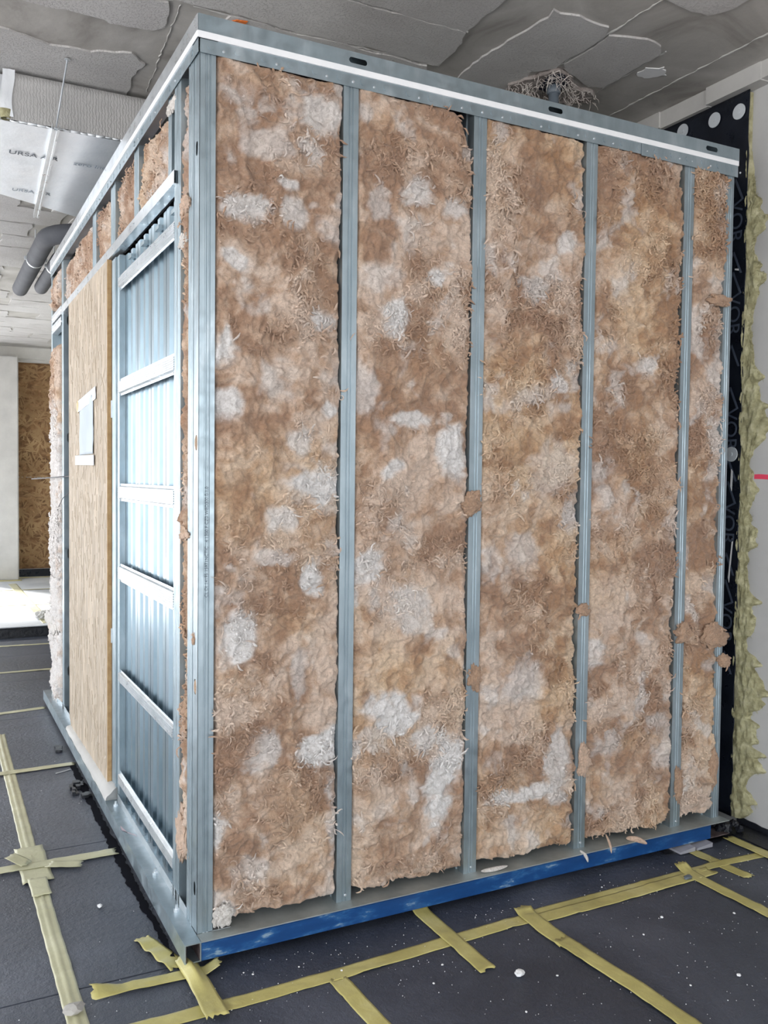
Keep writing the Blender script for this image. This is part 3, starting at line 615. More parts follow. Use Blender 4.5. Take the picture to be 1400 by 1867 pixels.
def wool_mesh(name, u0, u1, v0, v1, mp, seed, step=.004, bulge=.012, base=0.0, blobs=(), tone=0, gold=0, ragged=.012, fibres=300, fl=.03, parent=None, topcut=None):
    nu = max(8, int((u1 - u0) / step)); nv = int((v1 - v0) / step)
    s = np.linspace(0, 1, nu)[None, :] * np.ones((nv, 1)); t = np.linspace(0, 1, nv)[:, None] * np.ones((1, nu))
    vv = v0 + (v1 - v0) * t; uu = u0 + (u1 - u0) * s
    # ragged borders
    lo = ragged * (fbm(vv, vv * 0, 14, seed + 201, 4, .6) - .35) * 1.2; hi = ragged * (fbm(vv, vv * 0 + 3, 14, seed + 205, 4, .6) - .35) * 1.2
    U = uu + lo * (1 - s) ** 2 - hi * s ** 2
    tp = (.016 * fbm(uu, uu * 0, 12, seed + 211, 4, .6)); bt = .03 * fbm(uu, uu * 0, 14, seed + 215, 4, .6)
    if topcut: tp = tp + topcut(uu)
    V = vv - tp * sstep(.75, 1, t) * 1.0 + bt * sstep(.2, 0, t)
    du = np.minimum(s, 1 - s) * (u1 - u0); dv = np.minimum(t, 1 - t) * (v1 - v0)
    edge = 1 - np.exp(-du / .012); edg2 = 1 - np.exp(-dv / .014)
    Nn = base + whgt(U, V, seed) * (1.25 if 30 < seed < 70 else 1.0) * np.minimum(edge + .35, 1) * (.4 + .6 * sstep(0, .03, (1 - t) * (v1 - v0))) + bulge * (edge * edg2) - .03 * (1 - sstep(0, .007, du)) - .03 * (1 - sstep(0, .008, dv))
    C = wcol(U, V, seed, blobs, tone, gold)
    P = np.stack(mp(U, V, Nn), -1).reshape(-1, 3)
    idx = np.arange(nu * nv).reshape(nv, nu); F = np.stack([idx[:-1, :-1], idx[:-1, 1:], idx[1:, 1:], idx[1:, :-1]], -1).reshape(-1, 4)
    me = bpy.data.meshes.new(name); me.vertices.add(len(P)); me.vertices.foreach_set('co', P.ravel())
    me.loops.add(F.size); me.loops.foreach_set('vertex_index', F.ravel()); me.polygons.add(len(F))
    me.polygons.foreach_set('loop_start', np.arange(0, F.size, 4)); me.polygons.foreach_set('loop_total', np.full(len(F), 4)); me.update(calc_edges=True)
    ca = me.color_attributes.new('wool', 'FLOAT_COLOR', 'POINT'); ca.data.foreach_set('color', np.concatenate([C.reshape(-1, 3), np.ones((len(P), 1))], 1).ravel())
    o = link(name, me, 'brown_wool', parent, True)
    if fibres: fibre_mesh(fibres, fl, o, mp, U, V, Nn, C, seed)
    return o
def fibre_mesh(n, L, parent, mp, U, V, Nn, C, seed, lift=.010):
    rs = np.random.RandomState(seed + 500); nv, nu = U.shape; K = 6
    # cluster: more curls where a low noise is high
    ii = rs.randint(3, nv - 3, n * 4); jj = rs.randint(2, nu - 2, n * 4)
    pr = fbm(U[ii, jj], V[ii, jj], 6, seed + 300, 3); keep = np.argsort(-(pr + rs.rand(n * 4) * .35))[:n]; ii = ii[keep]; jj = jj[keep]
    u = U[ii, jj]; v = V[ii, jj]; nn = Nn[ii, jj]; c = C[ii, jj] * (1.0 + .22 * rs.rand(n)[:, None]) + .03
    ang = rs.rand(n) * 2 * np.pi; curv = rs.randn(n) * 1.1; ln = L * (.35 + 1.0 * rs.rand(n) ** 2); w = .0028 * (.4 + rs.rand(n))
    pu = u.copy(); pv = v.copy(); rows = []; cols = []
    for k in range(K + 1):
        t = k / K; h = nn + lift * (.25 + .75 * np.sin(math.pi * min(t, .85))) * (.4 + .6 * rs.rand(n)) if k else nn - .002
        ww = w * math.sin(math.pi * (.12 + .82 * t)) + .0002; dx = -np.sin(ang); dy = np.cos(ang)
        rows.append(np.stack([np.stack(mp(pu + dx * ww, pv + dy * ww, h - .001), -1), np.stack(mp(pu, pv, h + ww * .9), -1), np.stack(mp(pu - dx * ww, pv - dy * ww, h - .001), -1)], 1)); cols.append(c)
        pu = pu + np.cos(ang) * ln / K; pv = pv + np.sin(ang) * ln / K; ang = ang + curv * .8 / K * 2.2
    P = np.stack(rows, 1).reshape(-1, 3); Cc = np.repeat(np.stack(cols, 1)[:, :, None, :], 3, 2).reshape(-1, 3)
    f = []
    for k in range(K):
        for q in (0, 1): f.append([k * 3 + q, k * 3 + q + 1, k * 3 + q + 4, k * 3 + q + 3])
    F = (np.array(f)[None] + (np.arange(n) * (K + 1) * 3)[:, None, None]).reshape(-1, 4)
    me = bpy.data.meshes.new('loose_fibre'); me.vertices.add(len(P)); me.vertices.foreach_set('co', P.ravel()); me.loops.add(F.size); me.loops.foreach_set('vertex_index', F.ravel())
    me.polygons.add(len(F)); me.polygons.foreach_set('loop_start', np.arange(0, F.size, 4)); me.polygons.foreach_set('loop_total', np.full(len(F), 4)); me.update(calc_edges=True)
    ca = me.color_attributes.new('wool', 'FLOAT_COLOR', 'POINT'); ca.data.foreach_set('color', np.concatenate([Cc, np.ones((len(P), 1))], 1).ravel())
    o = link('loose_fibre', me, 'brown_wool', parent, True); o['kind'] = 'stuff'; return o
FM = lambda u, v, n: (u, .004 - n, v)
LM = lambda u, v, n: (.012 - n, u, v)
# white patches seen in the photograph, as (x, z, half width, half height, strength) on the wall's own plane
BL = [
 (0.146, 2.152, 0.075, 0.037, 0.9),
 (0.346, 2.465, 0.073, 0.063, 0.8),
 (0.321, 2.352, 0.038, 0.034, 0.7),
 (0.262, 2.229, 0.03, 0.022, 0.9),
 (0.288, 2.146, 0.052, 0.047, 0.75),
 (0.093, 2.004, 0.036, 0.028, 0.9),
 (0.083, 1.747, 0.041, 0.04, 1),
 (0.092, 1.594, 0.039, 0.043, 0.95),
 (0.387, 1.842, 0.032, 0.039, 0.9),
 (0.389, 1.604, 0.039, 0.029, 0.9),
 (0.361, 1.362, 0.092, 0.055, 1),
 (0.358, 1.094, 0.032, 0.056, 1),
 (0.252, 1.27, 0.041, 0.029, 0.8),
 (0.103, 0.919, 0.056, 0.07, 1),
 (0.293, 1.499, 0.044, 0.04, 0.7),
 (0.39, 0.558, 0.066, 0.061, 1),
 (0.197, 0.572, 0.044, 0.065, 0.7),
 (0.244, 1.16, 0.069, 0.029, 0.6),
 (0.709, 2.283, 0.063, 0.054, 0.85),
 (0.608, 1.878, 0.046, 0.064, 1),
 (0.763, 2.008, 0.041, 0.038, 1),
 (0.851, 2.244, 0.053, 0.042, 0.7),
 (0.627, 1.421, 0.035, 0.031, 0.9),
 (0.67, 1.571, 0.067, 0.034, 0.9),
 (0.827, 1.454, 0.062, 0.089, 1),
 (0.7, 1.581, 0.032, 0.031, 0.9),
 (0.541, 1.109, 0.065, 0.054, 0.9),
 (0.604, 0.657, 0.101, 0.067, 1),
 (0.735, 0.545, 0.061, 0.05, 0.8),
 (0.809, 0.41, 0.071, 0.145, 1),
 (0.704, 0.972, 0.085, 0.077, 0.7),
 (0.507, 1.673, 0.045, 0.084, 0.6),
 (0.519, 0.538, 0.038, 0.034, 0.7),
 (0.578, 2.012, 0.057, 0.05, 0.5),
 (0.497, 2.478, 0.029, 0.032, 0.6),
 (1.149, 0.337, 0.176, 0.03, 0.9),
 (1.278, 0.38, 0.062, 0.136, 0.75),
 (1.148, 2.022, 0.059, 0.043, 0.7),
 (1.307, 2.207, 0.052, 0.041, 0.8),
 (1.259, 1.735, 0.052, 0.033, 0.8),
 (1.131, 0.685, 0.092, 0.076, 0.6),
 (1.133, 1.135, 0.069, 0.056, 0.5),
 (1.219, 1.415, 0.094, 0.112, 0.4),
 (1.317, 1.254, 0.039, 0.057, 0.7),
 (1.661, 1.819, 0.058, 0.039, 0.8),
 (1.793, 0.392, 0.067, 0.063, 0.5),
 (1.427, 0.774, 0.04, 0.059, 0.7),
 (1.882, 1.113, 0.039, 0.062, 0.6),
 (0.069, 0.357, 0.029, 0.054, 0.9),
 (0.075, 0.123, 0.029, 0.029, 1),
 (0.157, 0.228, 0.05, 0.033, 0.5),
 (0.41, 0.366, 0.029, 0.102, 0.7),
 (0.486, 1.018, 0.026, 0.034, 0.7),
]
bays = [
 ('leftmost wide brown wool batt with cream swirls, beside the corner post', .047, ST - .0235, 11, -.02, .0, 2000),
 ('second wool batt from the corner post, with a tall white patch low right', ST + .0235, 2 * ST - .0235, 23, -.03, .0, 2200),
 ('third wool batt from the corner post, golden at top, pale band near base', 2 * ST + .0235, 3 * ST - .0235, 37, .02, .40, 2600),
 ('fourth wool batt from the corner post, evenly tan brown with curls', 3 * ST + .0235, 4 * ST - .0235, 51, -.10, .22, 2600),
 ('narrow rightmost wool batt of the front, torn near the top', 4 * ST + .0235, XW - .042, 67, -.12, .1, 1500)]
for k, (lab, a, b, sd, tone, gold, nf) in enumerate(bays):
    tc_ = (lambda u: .11 * sstep(2 * ST - .12, 2 * ST - .03, u) ** 2) if k == 1 else None
    o = wool_mesh('insulation_batt', a - .002, b + .002, ZL + .004, 2.572, FM, sd, .004, .012, -.004, [q for q in BL if a - .1 < q[0] < b + .1], tone, gold, fibres=nf, topcut=tc_)
    tag(o, lab, 'insulation', 'wool batts in the front face')
# left side wool
lab = ['narrow wool strip standing between the corner post and the first side stud']
o = wool_mesh('insulation_batt', .110, .195, .26, 2.54, LM, 81, .005, .012, .0, [], -.05, .1, ragged=.012, fibres=160, fl=.03)
tag(o, 'narrow brown wool strip between the corner post and the first side stud', 'insulation')
for (a, b, sd, lb) in [(.372, .80, 83, 'brown wool above the header rail nearest the corner post'), (.877, 1.235, 85, 'brown wool above the header rail, second bay from the corner'),
                       (1.332, 1.68, 87, 'brown wool above the header rail, third bay from the corner'), (1.777, 2.69, 89, 'brown wool above the door board, last bay before the far jamb')]:
    o = wool_mesh('insulation_batt', a, b, 2.302, 2.545, lambda u, v, n: (.03 - n, u, v), sd, .005, .022, 0, [], .02, .0, fibres=130, fl=.03)
    tag(o, lb, 'insulation')
o = wool_mesh('insulation_batt', 2.775, 3.17, .09, 2.13, lambda u, v, n: (.01 - n, u, v), 91, .008, .03, 0, [(3.0, z, .3, .3, .95) for z in (.3, .7, 1.1, 1.5)], .3, -.3, ragged=.03, fibres=900, fl=.05)
tag(o, 'whitish grey wool bulging from the far bay beyond the doorway', 'insulation')
o = wool_mesh('insulation_batt', 2.775, 3.17, 2.33, 2.545, lambda u, v, n: (.01 - n, u, v), 95, .008, .02, 0, [], .1, -.2, ragged=.02, fibres=80, fl=.03)
tag(o, 'brownish wool above the small framed opening in the far bay', 'insulation')

# tufts that hang out over the studs
def tuft(cx, cz, ru, rv, depth, face, seed, col, label, n=60, fl=.03, wisp=0.0):
    rs = np.random.RandomState(seed); bm = bmesh.new(); bmesh.ops.create_icosphere(bm, subdivisions=5, radius=1.0)
    P = np.array([v.co[:] for v in bm.verts]); F = [[v.index for v in f.verts] for f in bm.faces]; bm.free()
    th_ = np.arctan2(P[:, 1], P[:, 0]); k = 1 + .5 * (fbm(P[:, 0] + 3, P[:, 1] + 3, 1.8, seed, 4) - .5) * 2 + .3 * (ridge(P[:, 0] + 4 + P[:, 2], P[:, 1] + 4, 2.5, seed + 5, 3) - .5)
    P = P * k[:, None]; u = cx + P[:, 0] * ru * .9; v = cz + P[:, 1] * rv * .9; nn = depth * .6 + P[:, 2] * min(min(ru, rv) * .38, .012) + .004 * (ridge(P[:, 0] + 4, P[:, 1] + 4, 3.5, seed + 6, 3) - .4)
    mp = FM if face == 'F' else LM
    Q = np.stack(mp(u, v, nn), -1); me = bpy.data.meshes.new('wool_tuft'); me.from_pydata(Q.tolist(), [], F)
    base = np.array(col)[None] * (.75 + .5 * fbm(u, v, 40, seed + 9, 4))[:, None]
    ca = me.color_attributes.new('wool', 'FLOAT_COLOR', 'POINT'); ca.data.foreach_set('color', np.concatenate([base, np.ones((len(Q), 1))], 1).ravel())
    o = link('wool_tuft', me, 'brown_wool', None, True); tag(o, label, 'insulation')
    gu = np.linspace(cx - ru * .8, cx + ru * .8, 24)[None, :] * np.ones((24, 1)); gv = np.linspace(cz - rv * .8, cz + rv * .8, 24)[:, None] * np.ones((1, 24))
    rad = np.clip(1 - ((gu - cx) / ru) ** 2 - ((gv - cz) / rv) ** 2, 0, 1) ** .5
    fibre_mesh(n // 2, fl * .7, o, mp, gu, gv, depth * .6 + rad * min(min(ru, rv) * .3, .010) - .003, np.ones((24, 24, 3)) * np.array(col), seed + 3, .004)
    return o
br = (.50, .32, .21); lt = (.66, .47, .35); wh = (.78, .74, .70)
TUFTS = [
 (0.905, 1.307, 0.046, 0.043, 0.014, 'F', 'b', 'brown wool tuft bulging over the second front stud at mid height'),
 (0.930, 0.732, 0.030, 0.054, 0.004, 'F', 'b', 'low brown tuft lapping the second front stud below mid height'),
 (1.379, 0.930, 0.032, 0.023, 0.012, 'F', 'b', 'small brown tuft crossing the third front stud below mid height'),
 (1.392, 0.394, 0.030, 0.067, 0.010, 'F', 'l', 'pale wool lump covering the third front stud near its foot'),
 (1.863, 0.812, 0.051, 0.041, 0.014, 'F', 'b', 'twisted brown tuft knotted over the fourth front stud'),
 (2.022, 0.795, 0.077, 0.056, 0.014, 'F', 'b', 'curly brown tuft spilling out over the right end post'),
 (1.856, 0.236, 0.022, 0.085, 0.010, 'F', 'b', 'brown wool hiding the foot of the fourth front stud'),
 (2.007, 2.076, 0.070, 0.024, 0.016, 'F', 'b', 'folded brown flap of wool sticking out past the right end post near the top'),
 (0.075, 0.118, 0.036, 0.035, 0.014, 'F', 'w', 'round white tuft at the foot of the corner post on the base plate'),
 (2.079, 0.690, 0.042, 0.026, 0.012, 'F', 'b', 'small brown tuft on the right end post just below the curly one'),
 (2.040, 0.274, 0.030, 0.087, 0.006, 'F', 'b', 'brown wool edging the lower right end post'),
 (0.135, 2.176, 0.055, 0.031, 0.022, 'L', 'l', 'tan wool knot pushed out of the gap beside the corner post near the top'),
 (0.171, 2.077, 0.050, 0.023, 0.016, 'L', 'w', 'whitish strand drooping from the gap beside the corner post near the top'),
 (0.137, 1.213, 0.056, 0.019, 0.022, 'L', 'l', 'small pale tuft sticking out of the corner gap at mid height'),
 (0.049, 0.919, 0.036, 0.022, 0.010, 'L', 'b', 'small brown tuft in the corner gap below mid height'),
 (0.178, 0.305, 0.078, 0.101, 0.010, 'L', 'l', 'pale wool wad filling the corner gap near the base'),
 (3.105, 0.512, 0.301, 0.065, 0.050, 'L', 'w', 'grey white wool knot hanging out of the far bay near its foot'),
 (0.320, 2.520, 0.069, 0.026, 0.012, 'L', 'w', 'pale wisp hanging under the side rail near the corner post'),
]
for i, (cx, cz, ru, rv, dp, fc, cl, lb) in enumerate(TUFTS): tuft(cx, cz, ru, rv, dp, fc, 300 + i * 13, {'b': br, 'l': lt, 'w': wh}[cl], lb)

# ------------------------------------------------------------------ ventilation duct under the ceiling
DL = (0, 1.45, 2.8); du_ = thing('ventilation_duct', 'foil-wrapped rectangular air duct with grey fleece side under the ceiling', 'duct', loc=DL)
def dpart(name, mb, mat, label=None, smooth=False): o = obj(name, mb, mat, du_, smooth, label); at(o, DL); return o
def surf(fn, nu, nv):
    vs = [fn(j / nu, i / nv) for i in range(nv + 1) for j in range(nu + 1)]
    return MB().add(vs, [(i * (nu + 1) + q, i * (nu + 1) + q + 1, (i + 1) * (nu + 1) + q + 1, (i + 1) * (nu + 1) + q) for i in range(nv) for q in range(nu)])
f1 = lambda x, z, f, s: float(fbm(np.array(x), np.array(z), f, s))
s1 = surf(lambda u, v: (-.372 + u * 1.6 - .03 * abs(v - .35) * (u < .02), 1.432 - .004 * f1(u * 3, v, 6, 400) + .012 * (1 - min(1, (1 - v) / .08)), 2.797 + v * .19), 60, 14)
dpart('side_panel', s1, 'duct_fleece', 'grey fleece side', True)
s2 = surf(lambda u, v: (-.402 + u * .045 - .006 * math.sin(v * 5), 1.426 + .006 * (1 - u) - .004 * f1(u, v, 5, 405), 2.803 + v * .185 + .006 * f1(u * 2, v, 6, 408)), 8, 12)
dpart('side_flap', s2, 'duct_foil', 'crumpled foil flap at the open end', True)
dpart('core_and_end_shade', MB().box(-.37, 1.25, 1.445, 1.47, 2.80, 2.985).box(-.9, -.375, 1.50, 1.52, 2.80, 2.985), 'recess_shade')  # second box is coloured dark as the shade in the open duct end
def yb(x): return 2.30 + (x + .6) * .56 if x < .12 else 2.703
s3 = surf(lambda u, v: (-.9 + u * 2.1, 1.432 + v * (yb(-.9 + u * 2.1) - 1.432), 2.7925 - .006 * f1(u * 2.1, v * 1.2, 3, 411) - .0035 * f1(u * 2.1, v * 1.2, 11, 415)), 90, 40)
dpart('bottom_panel', s3, 'duct_foil', 'shiny foil underside', True)
dpart('duct_body', MB().prism([(-.9, 1.475), (1.2, 1.475), (1.2, 2.69), (.1, 2.66), (-.9, 2.11)], 2.7945, 2.985, XYZ), 'duct_foil')
e_ = MB(); r = random.Random(8)
for i in range(46):
    x = -.37 + i * .033; p = [(x, 1.430, 2.7935), (x + .018, 1.427 - r.random() * .003, 2.792 - r.random() * .004), (x + .036, 1.430, 2.7935)]; e_.tube(p, [.003 + r.random() * .003] * 3, 6)
dpart('edge_tape', e_, 'duct_foil', None, True)
u0 = surf(lambda u, v: (-.385 + .03 * math.cos(u * 6.28) * (.6 + .4 * v), 1.44 + .02 * math.sin(u * 6.28), 2.800 + v * .035), 12, 5); dpart('wool_end', u0, 'wool_olive', None, True)
text('lettering', 'URSA AIR', .062, basis((1, .0, 0), (0, -1, 0), (-.245, 1.785, 2.7855)), 'ink', du_, DL, .78)
text('lettering', 'zero Inc.', .055, basis((1, .0, 0), (0, -1, 0), (.0, 1.80, 2.7855)), 'ink_faint', du_, DL, .78)
text('lettering', 'URSA AIR', .055, basis((1, .0, 0), (0, -1, 0), (-.20, 2.33, 2.7855)), 'ink_faint', du_, DL, .78)
hg = thing('duct_hanger', 'threaded rod and slotted channel carrying the foil duct', 'bracket', loc=(-.2, 1.4, 2.79))
def hpart(name, mb, mat): o = obj(name, mb, mat, hg); at(o, hg.location); return o
hpart('threaded_rod', MB().tube([(-.178, 1.235, 2.996), (-.203, 1.385, 2.772)], .0035, 8), 'galvanised_bright')
hpart('rod_washer', MB().disc((-.178, 1.235, 2.993), .012, (0, 0, 1), .003, 14), 'galvanised_bright')
ch = MB(); A_ = Vector((-.205, 1.365, 2.775)); B_ = Vector((-.138, 2.72, 2.775)); dd = (B_ - A_).normalized(); nn_ = Vector((dd.y, -dd.x, 0)); L_ = (B_ - A_).length
ch.sheet([(-.014, .012), (-.014, -.010), (-.006, -.010), (-.006, -.006), (.006, -.006), (.006, -.010), (.014, -.010), (.014, .012)], .0012, 0, L_, lambda a, b, l: tuple(A_ + dd * l + nn_ * a + Vector((0, 0, b))))
hpart('support_channel', ch, 'galvanised_bright')
t_ = MB()
for i in range(56): 
    p = A_ + dd * (.01 + i * .024) + nn_ * .0145; t_.box(p.x - .001, p.x + .001, p.y, p.y + .012, 2.776, 2.782)
hpart('channel_slots', t_, 'recess_shade')['kind'] = 'stuff'
hpart('rod_nut', MB().disc((-.2035, 1.383, 2.770), .008, (0, 0, 1), .008, 6), 'galvanised_bright')

# ------------------------------------------------------------------ two insulated pipes with bends
def pipe(label, x, y0, y1, rad, z, rod):
    t = thing('insulated_pipe', label, 'pipe', loc=(x, y1, z))
    P = [(x, y0, z)]; nn = 8
    P += [(x, y0 - .02, z), (x, (y0 + y1) / 2, z)]
    for k in range(nn + 1): a = k / nn * math.pi / 2; P.append((x + .26 * (1 - math.cos(a)), y1 - .26 * math.sin(a), z))
    P.append((x + 1.3, y1 - .26, z)); o = obj('pipe_cover', MB().tube(P, [rad * .93] + [rad] * (len(P) - 1), 24), 'foam_grey', t, True); at(o, t.location)
    yc = y1 + rod; ring = MB(); n = 28
    ring.tube([(x, yc - .012, z), (x, yc + .012, z)], rad * 1.045, 28); o = obj('pipe_clamp', ring, 'galvanised_bright', t); at(o, t.location)
    ea = MB().bbox(x - rad * 1.25, x - rad * 1.0, yc - .012, yc + .012, z - .012, z + .012, .003)
    o = obj('clamp_ear', ea, 'galvanised_bright', t); at(o, t.location)
    ea = MB().bbox(x + rad, x + rad * 1.25, yc - .012, yc + .012, z - .012, z + .012, .003)
    o = obj('clamp_ear', ea, 'galvanised_bright', t); at(o, t.location)
    o = obj('hanger_rod', MB().tube([(x, yc, z + rad), (x, yc, ZC - .01)], .005, 8), 'galvanised_bright', t); at(o, t.location)
pipe('longer grey foam-covered pipe with a wide bend, left of the pair', -.022, 4.93, 3.30, .056, 2.80, .55)
pipe('shorter grey foam-covered pipe with a bend, right of the pair', .092, 4.60, 3.62, .048, 2.76, .22)

# pvc stub in the broken hole
sb = thing('pipe_stub', 'blue-grey plastic drain pipe stub hanging in the broken ceiling hole', 'pipe', loc=(1.60, .505, 2.9))
o = obj('pipe', MB().tube([(1.60, .505, 3.0), (1.60, .505, 2.76)], .021, 24), 'pvc_grey', sb, True); at(o, sb.location)
o = obj('socket_collar', MB().tube([(1.60, .505, 2.985), (1.60, .505, 2.978), (1.60, .505, 2.955), (1.60, .505, 2.95)], [.026, .028, .028, .025], 24), 'pvc_grey', sb, True); at(o, sb.location)

# ------------------------------------------------------------------ adhesive tapes on the floor felt
def tape_strip(label, path, w, z=.0012, mat='yellow_tape', seed=0, amp=.0032, lift=None, w1=None, cat='tape', group=None, zf=0.0):
    P = [Vector(p) for p in path]; pts = []
    for i in range(len(P) - 1):
        L = (P[i + 1] - P[i]).length; n = max(2, int(L / .012))
        for k in range(n): pts.append(P[i].lerp(P[i + 1], k / n))
    pts.append(P[-1]); n = len(pts); r = random.Random(seed); M = 9; vs = []
    tot = n - 1
    for i, p in enumerate(pts):
        d = (pts[min(i + 1, n - 1)] - pts[max(i - 1, 0)]).normalized(); q = Vector((d.y, -d.x)); t = i / tot
        ww = w if w1 is None else w + (w1 - w) * t
        for j in range(M):
            s_ = j / (M - 1) - .5; e = 0
            if i == 0: e = r.uniform(-.010, .006)
            if i == n - 1: e = r.uniform(-.006, .010)
            c = p + q * ww * s_ * (1 + .02 * math.sin(i * .7 + seed)) + d * e
            h = zf + z + amp * float(ridge(np.array(c.x + seed), np.array(c.y), 9, 500 + seed % 7, 3)) ** 3 * 1.5
            if lift: h += lift(t, s_)
            vs.append((c.x, c.y, h))
    fs = [(i * M + j, i * M + j + 1, (i + 1) * M + j + 1, (i + 1) * M + j) for i in range(n - 1) for j in range(M - 1)]
    me = bpy.data.meshes.new('floor_tape'); me.from_pydata(vs, [], fs); o = link('floor_tape', me, mat, None, True)
    s_ = o.modifiers.new('s', 'SOLIDIFY'); s_.thickness = .0004; s_.offset = 1
    return tag(o, label, cat, group)
TP = tape_strip
TP('long yellow tape running parallel to the blue beam across the floor', [(-.42, -.245), (.052, -.248), (.364, -.241), (.753, -.222), (1.05, -.214)], .054, seed=1)
TP('second length of yellow tape continuing the long line towards the right wall', [(1.0, -.232), (1.34, -.232), (1.62, -.226), (1.80, -.220)], .056, .0022, seed=2)
TP('yellow tape edge lying beside the long line, reaching the right wall', [(1.03, -.195), (1.50, -.193), (1.90, -.190), (2.12, -.205)], .040, .0014, seed=3)
TP('short yellow tape crossing the long line in front of the second stud', [(.720, -.006), (.721, -.41)], .056, .0034, seed=4, lift=lambda t, s: .012 * max(0, .08 - t) / .08)
TP('yellow tape leaving the long line towards the bottom of the view, left one', [(.322, -.262), (.345, -.72)], .054, .0010, seed=5)
TP('yellow tape leaving the long line towards the viewer, middle one with a joint', [(1.018, -.165), (1.010, -.30), (1.012, -.40)], .062, .0034, seed=6, lift=lambda t, s: .010 * max(0, .1 - t) / .1)
TP('long yellow tape running from the middle joint to the bottom right of the view', [(1.012, -.37), (1.022, -.5), (1.038, -.66), (1.045, -1.1)], .058, .0046, seed=7)
TP('yellow tape leaving the long line towards the right edge of the view', [(1.722, -.150), (1.712, -.25), (1.722, -.75)], .052, .0034, seed=8, lift=lambda t, s: .014 * max(0, .06 - t) / .06)
TP('short yellow tape crossing the long line near the right end of the beam', [(1.868, -.025), (1.882, -.315)], .050, .0012, seed=9)
TP('yellow tape close to the foot of the right wall', [(2.085, -.040), (2.098, -.9)], .052, .0068, seed=10)
TP('folded yellow tape starting under the corner of the frame', [(-.115, .195), (-.085, .09), (-.055, -.01)], .050, .0012, seed=11, w1=.062, lift=lambda t, s: .010 * math.sin(t * 9) ** 2 * (.5 + s))
TP('crumpled yellow tape sticking up in front of the frame corner', [(-.035, .010), (-.028, -.12), (-.028, -.30)], .052, .0062, seed=12, w1=.062, amp=.006, lift=lambda t, s: .020 * math.exp(-((t - .25) / .25) ** 2) * (1 - 2.2 * abs(s)) + .006)
TP('curling yellow tape lying across in front of the frame corner', [(-.295, -.060), (-.20, -.054), (-.07, -.061), (.045, -.070)], .046, .0042, 'yellow_tape', seed=13, lift=lambda t, s: .022 * max(0, .22 - t) / .22 * (.5 - s) + .02 * max(0, t - .88) / .12)
TP('long pale tape running along the left side of the frame to the bottom edge', [(-.335, 2.65), (-.340, 2.35), (-.345, 1.50), (-.349, 1.03), (-.350, .80), (-.350, .33), (-.348, -.134), (-.346, -.6)], .052, .0012, 'pale_tape', seed=14, lift=lambda t, s: .0035 * math.exp(-(s / .05) ** 2))
TP('pale tape crossing the long left tape and ending at the side beam', [(-.60, .862), (-.286, .856), (-.068, .856)], .058, .0050, 'pale_tape', seed=15)
TP('wide pale tape patch over the crossing on the left, front piece', [(-.350, 1.03), (-.347, .72)], .100, .0036, 'pale_tape', seed=16, lift=lambda t, s: 0.0)
TP('short pale tape piece sticking out beside the left crossing', [(-.30, .835), (-.20, .790)], .048, .0085, 'pale_tape', seed=17)
TP('small folded pale tape end on the left crossing', [(-.42, .92), (-.37, .87)], .05, .009, 'pale_tape', seed=18, lift=lambda t, s: .02 * (1 - t))
TP('short pale tape overlap on the long left tape, before the crossing', [(-.350, .74), (-.349, .60)], .060, .0062, 'pale_tape', seed=19)
TP('whitish tape crossing the left floor beside the doorway', [(-.62, 1.955), (-.35, 1.962), (-.053, 1.978)], .050, .0034, 'pale_tape', seed=20)
TP('whitish tape reaching the far end of the side beam', [(-.75, 3.06), (-.30, 3.10), (-.052, 3.142)], .050, .0012, 'pale_tape', seed=21)
TP('whitish tape across the floor beyond the frame, nearer one', [(-1.0, 4.26), (.6, 4.245)], .050, .0012, 'pale_tape', seed=22)
TP('whitish tape across the floor just before the step', [(-1.0, 5.33), (.8, 5.26)], .050, .0012, 'pale_tape', seed=23)
TP('whitish diagonal tape running over the raised floor', [(.236, 8.92), (.25, 7.3), (.27, 5.78)], .09, .0012, 'pale_tape', seed=24, zf=.092)
TP('whitish tape along the raised floor, farthest cross strip', [(-.6, 8.33), (1.2, 8.22)], .06, .0022, 'pale_tape', seed=25, zf=.092)
TP('whitish tape along the raised floor, nearer cross strip', [(-.8, 7.08), (1.2, 6.95)], .06, .0022, 'pale_tape', seed=26, zf=.092)
TP('yellow tape at the foot of the far column', [(.0, 9.28), (.37, 9.26)], .12, .0022, 'yellow_tape', seed=27, zf=.092)
TP('yellow tape along the foot of the brown board', [(.36, 9.56), (1.4, 9.54)], .08, .0012, 'yellow_tape', seed=28, zf=.092)

# painted shade of the gap under the side beam, with black mat underlay
tag(obj('membrane_and_gap_shade', MB().prism(jag([(-.049, -.03), (-.060, -.02), (-.080, .6), (-.079, 1.4), (-.075, 1.95), (-.049, 2.0)], .004, .012, 77), .0006, .0022, XYZ), 'gap_shade_black'), 'black jagged strip painted as shaded gap and mat underlay under the near half of the side beam', 'membrane')
tag(obj('membrane_and_gap_shade', MB().prism(jag([(1.75, .02), (1.75, -.05), (1.90, -.07), (2.12, -.03), (2.18, .05), (2.1, .06)], .005, .02, 78), .0006, .004, XYZ), 'bitumen_black'), 'black crumpled membrane under the right end of the blue beam', 'membrane')
cl = MB(); r = random.Random(41)
for i in range(26):
    bm = bmesh.new(); bmesh.ops.create_icosphere(bm, subdivisions=1, radius=r.uniform(.008, .022)); c = Vector((r.uniform(2.06, 2.17), r.uniform(-.03, .05), r.uniform(.006, .05)))
    bm.verts.index_update(); cl.add([(v.co * r.uniform(.7, 1.2) + c)[:] for v in bm.verts], [[v.index for v in f.verts] for f in bm.faces]); bm.free()
tag(obj('bitumen_heap', cl, 'bitumen_black'), 'lumpy black sealant heap in the corner beside the right end of the beam', 'sealant')
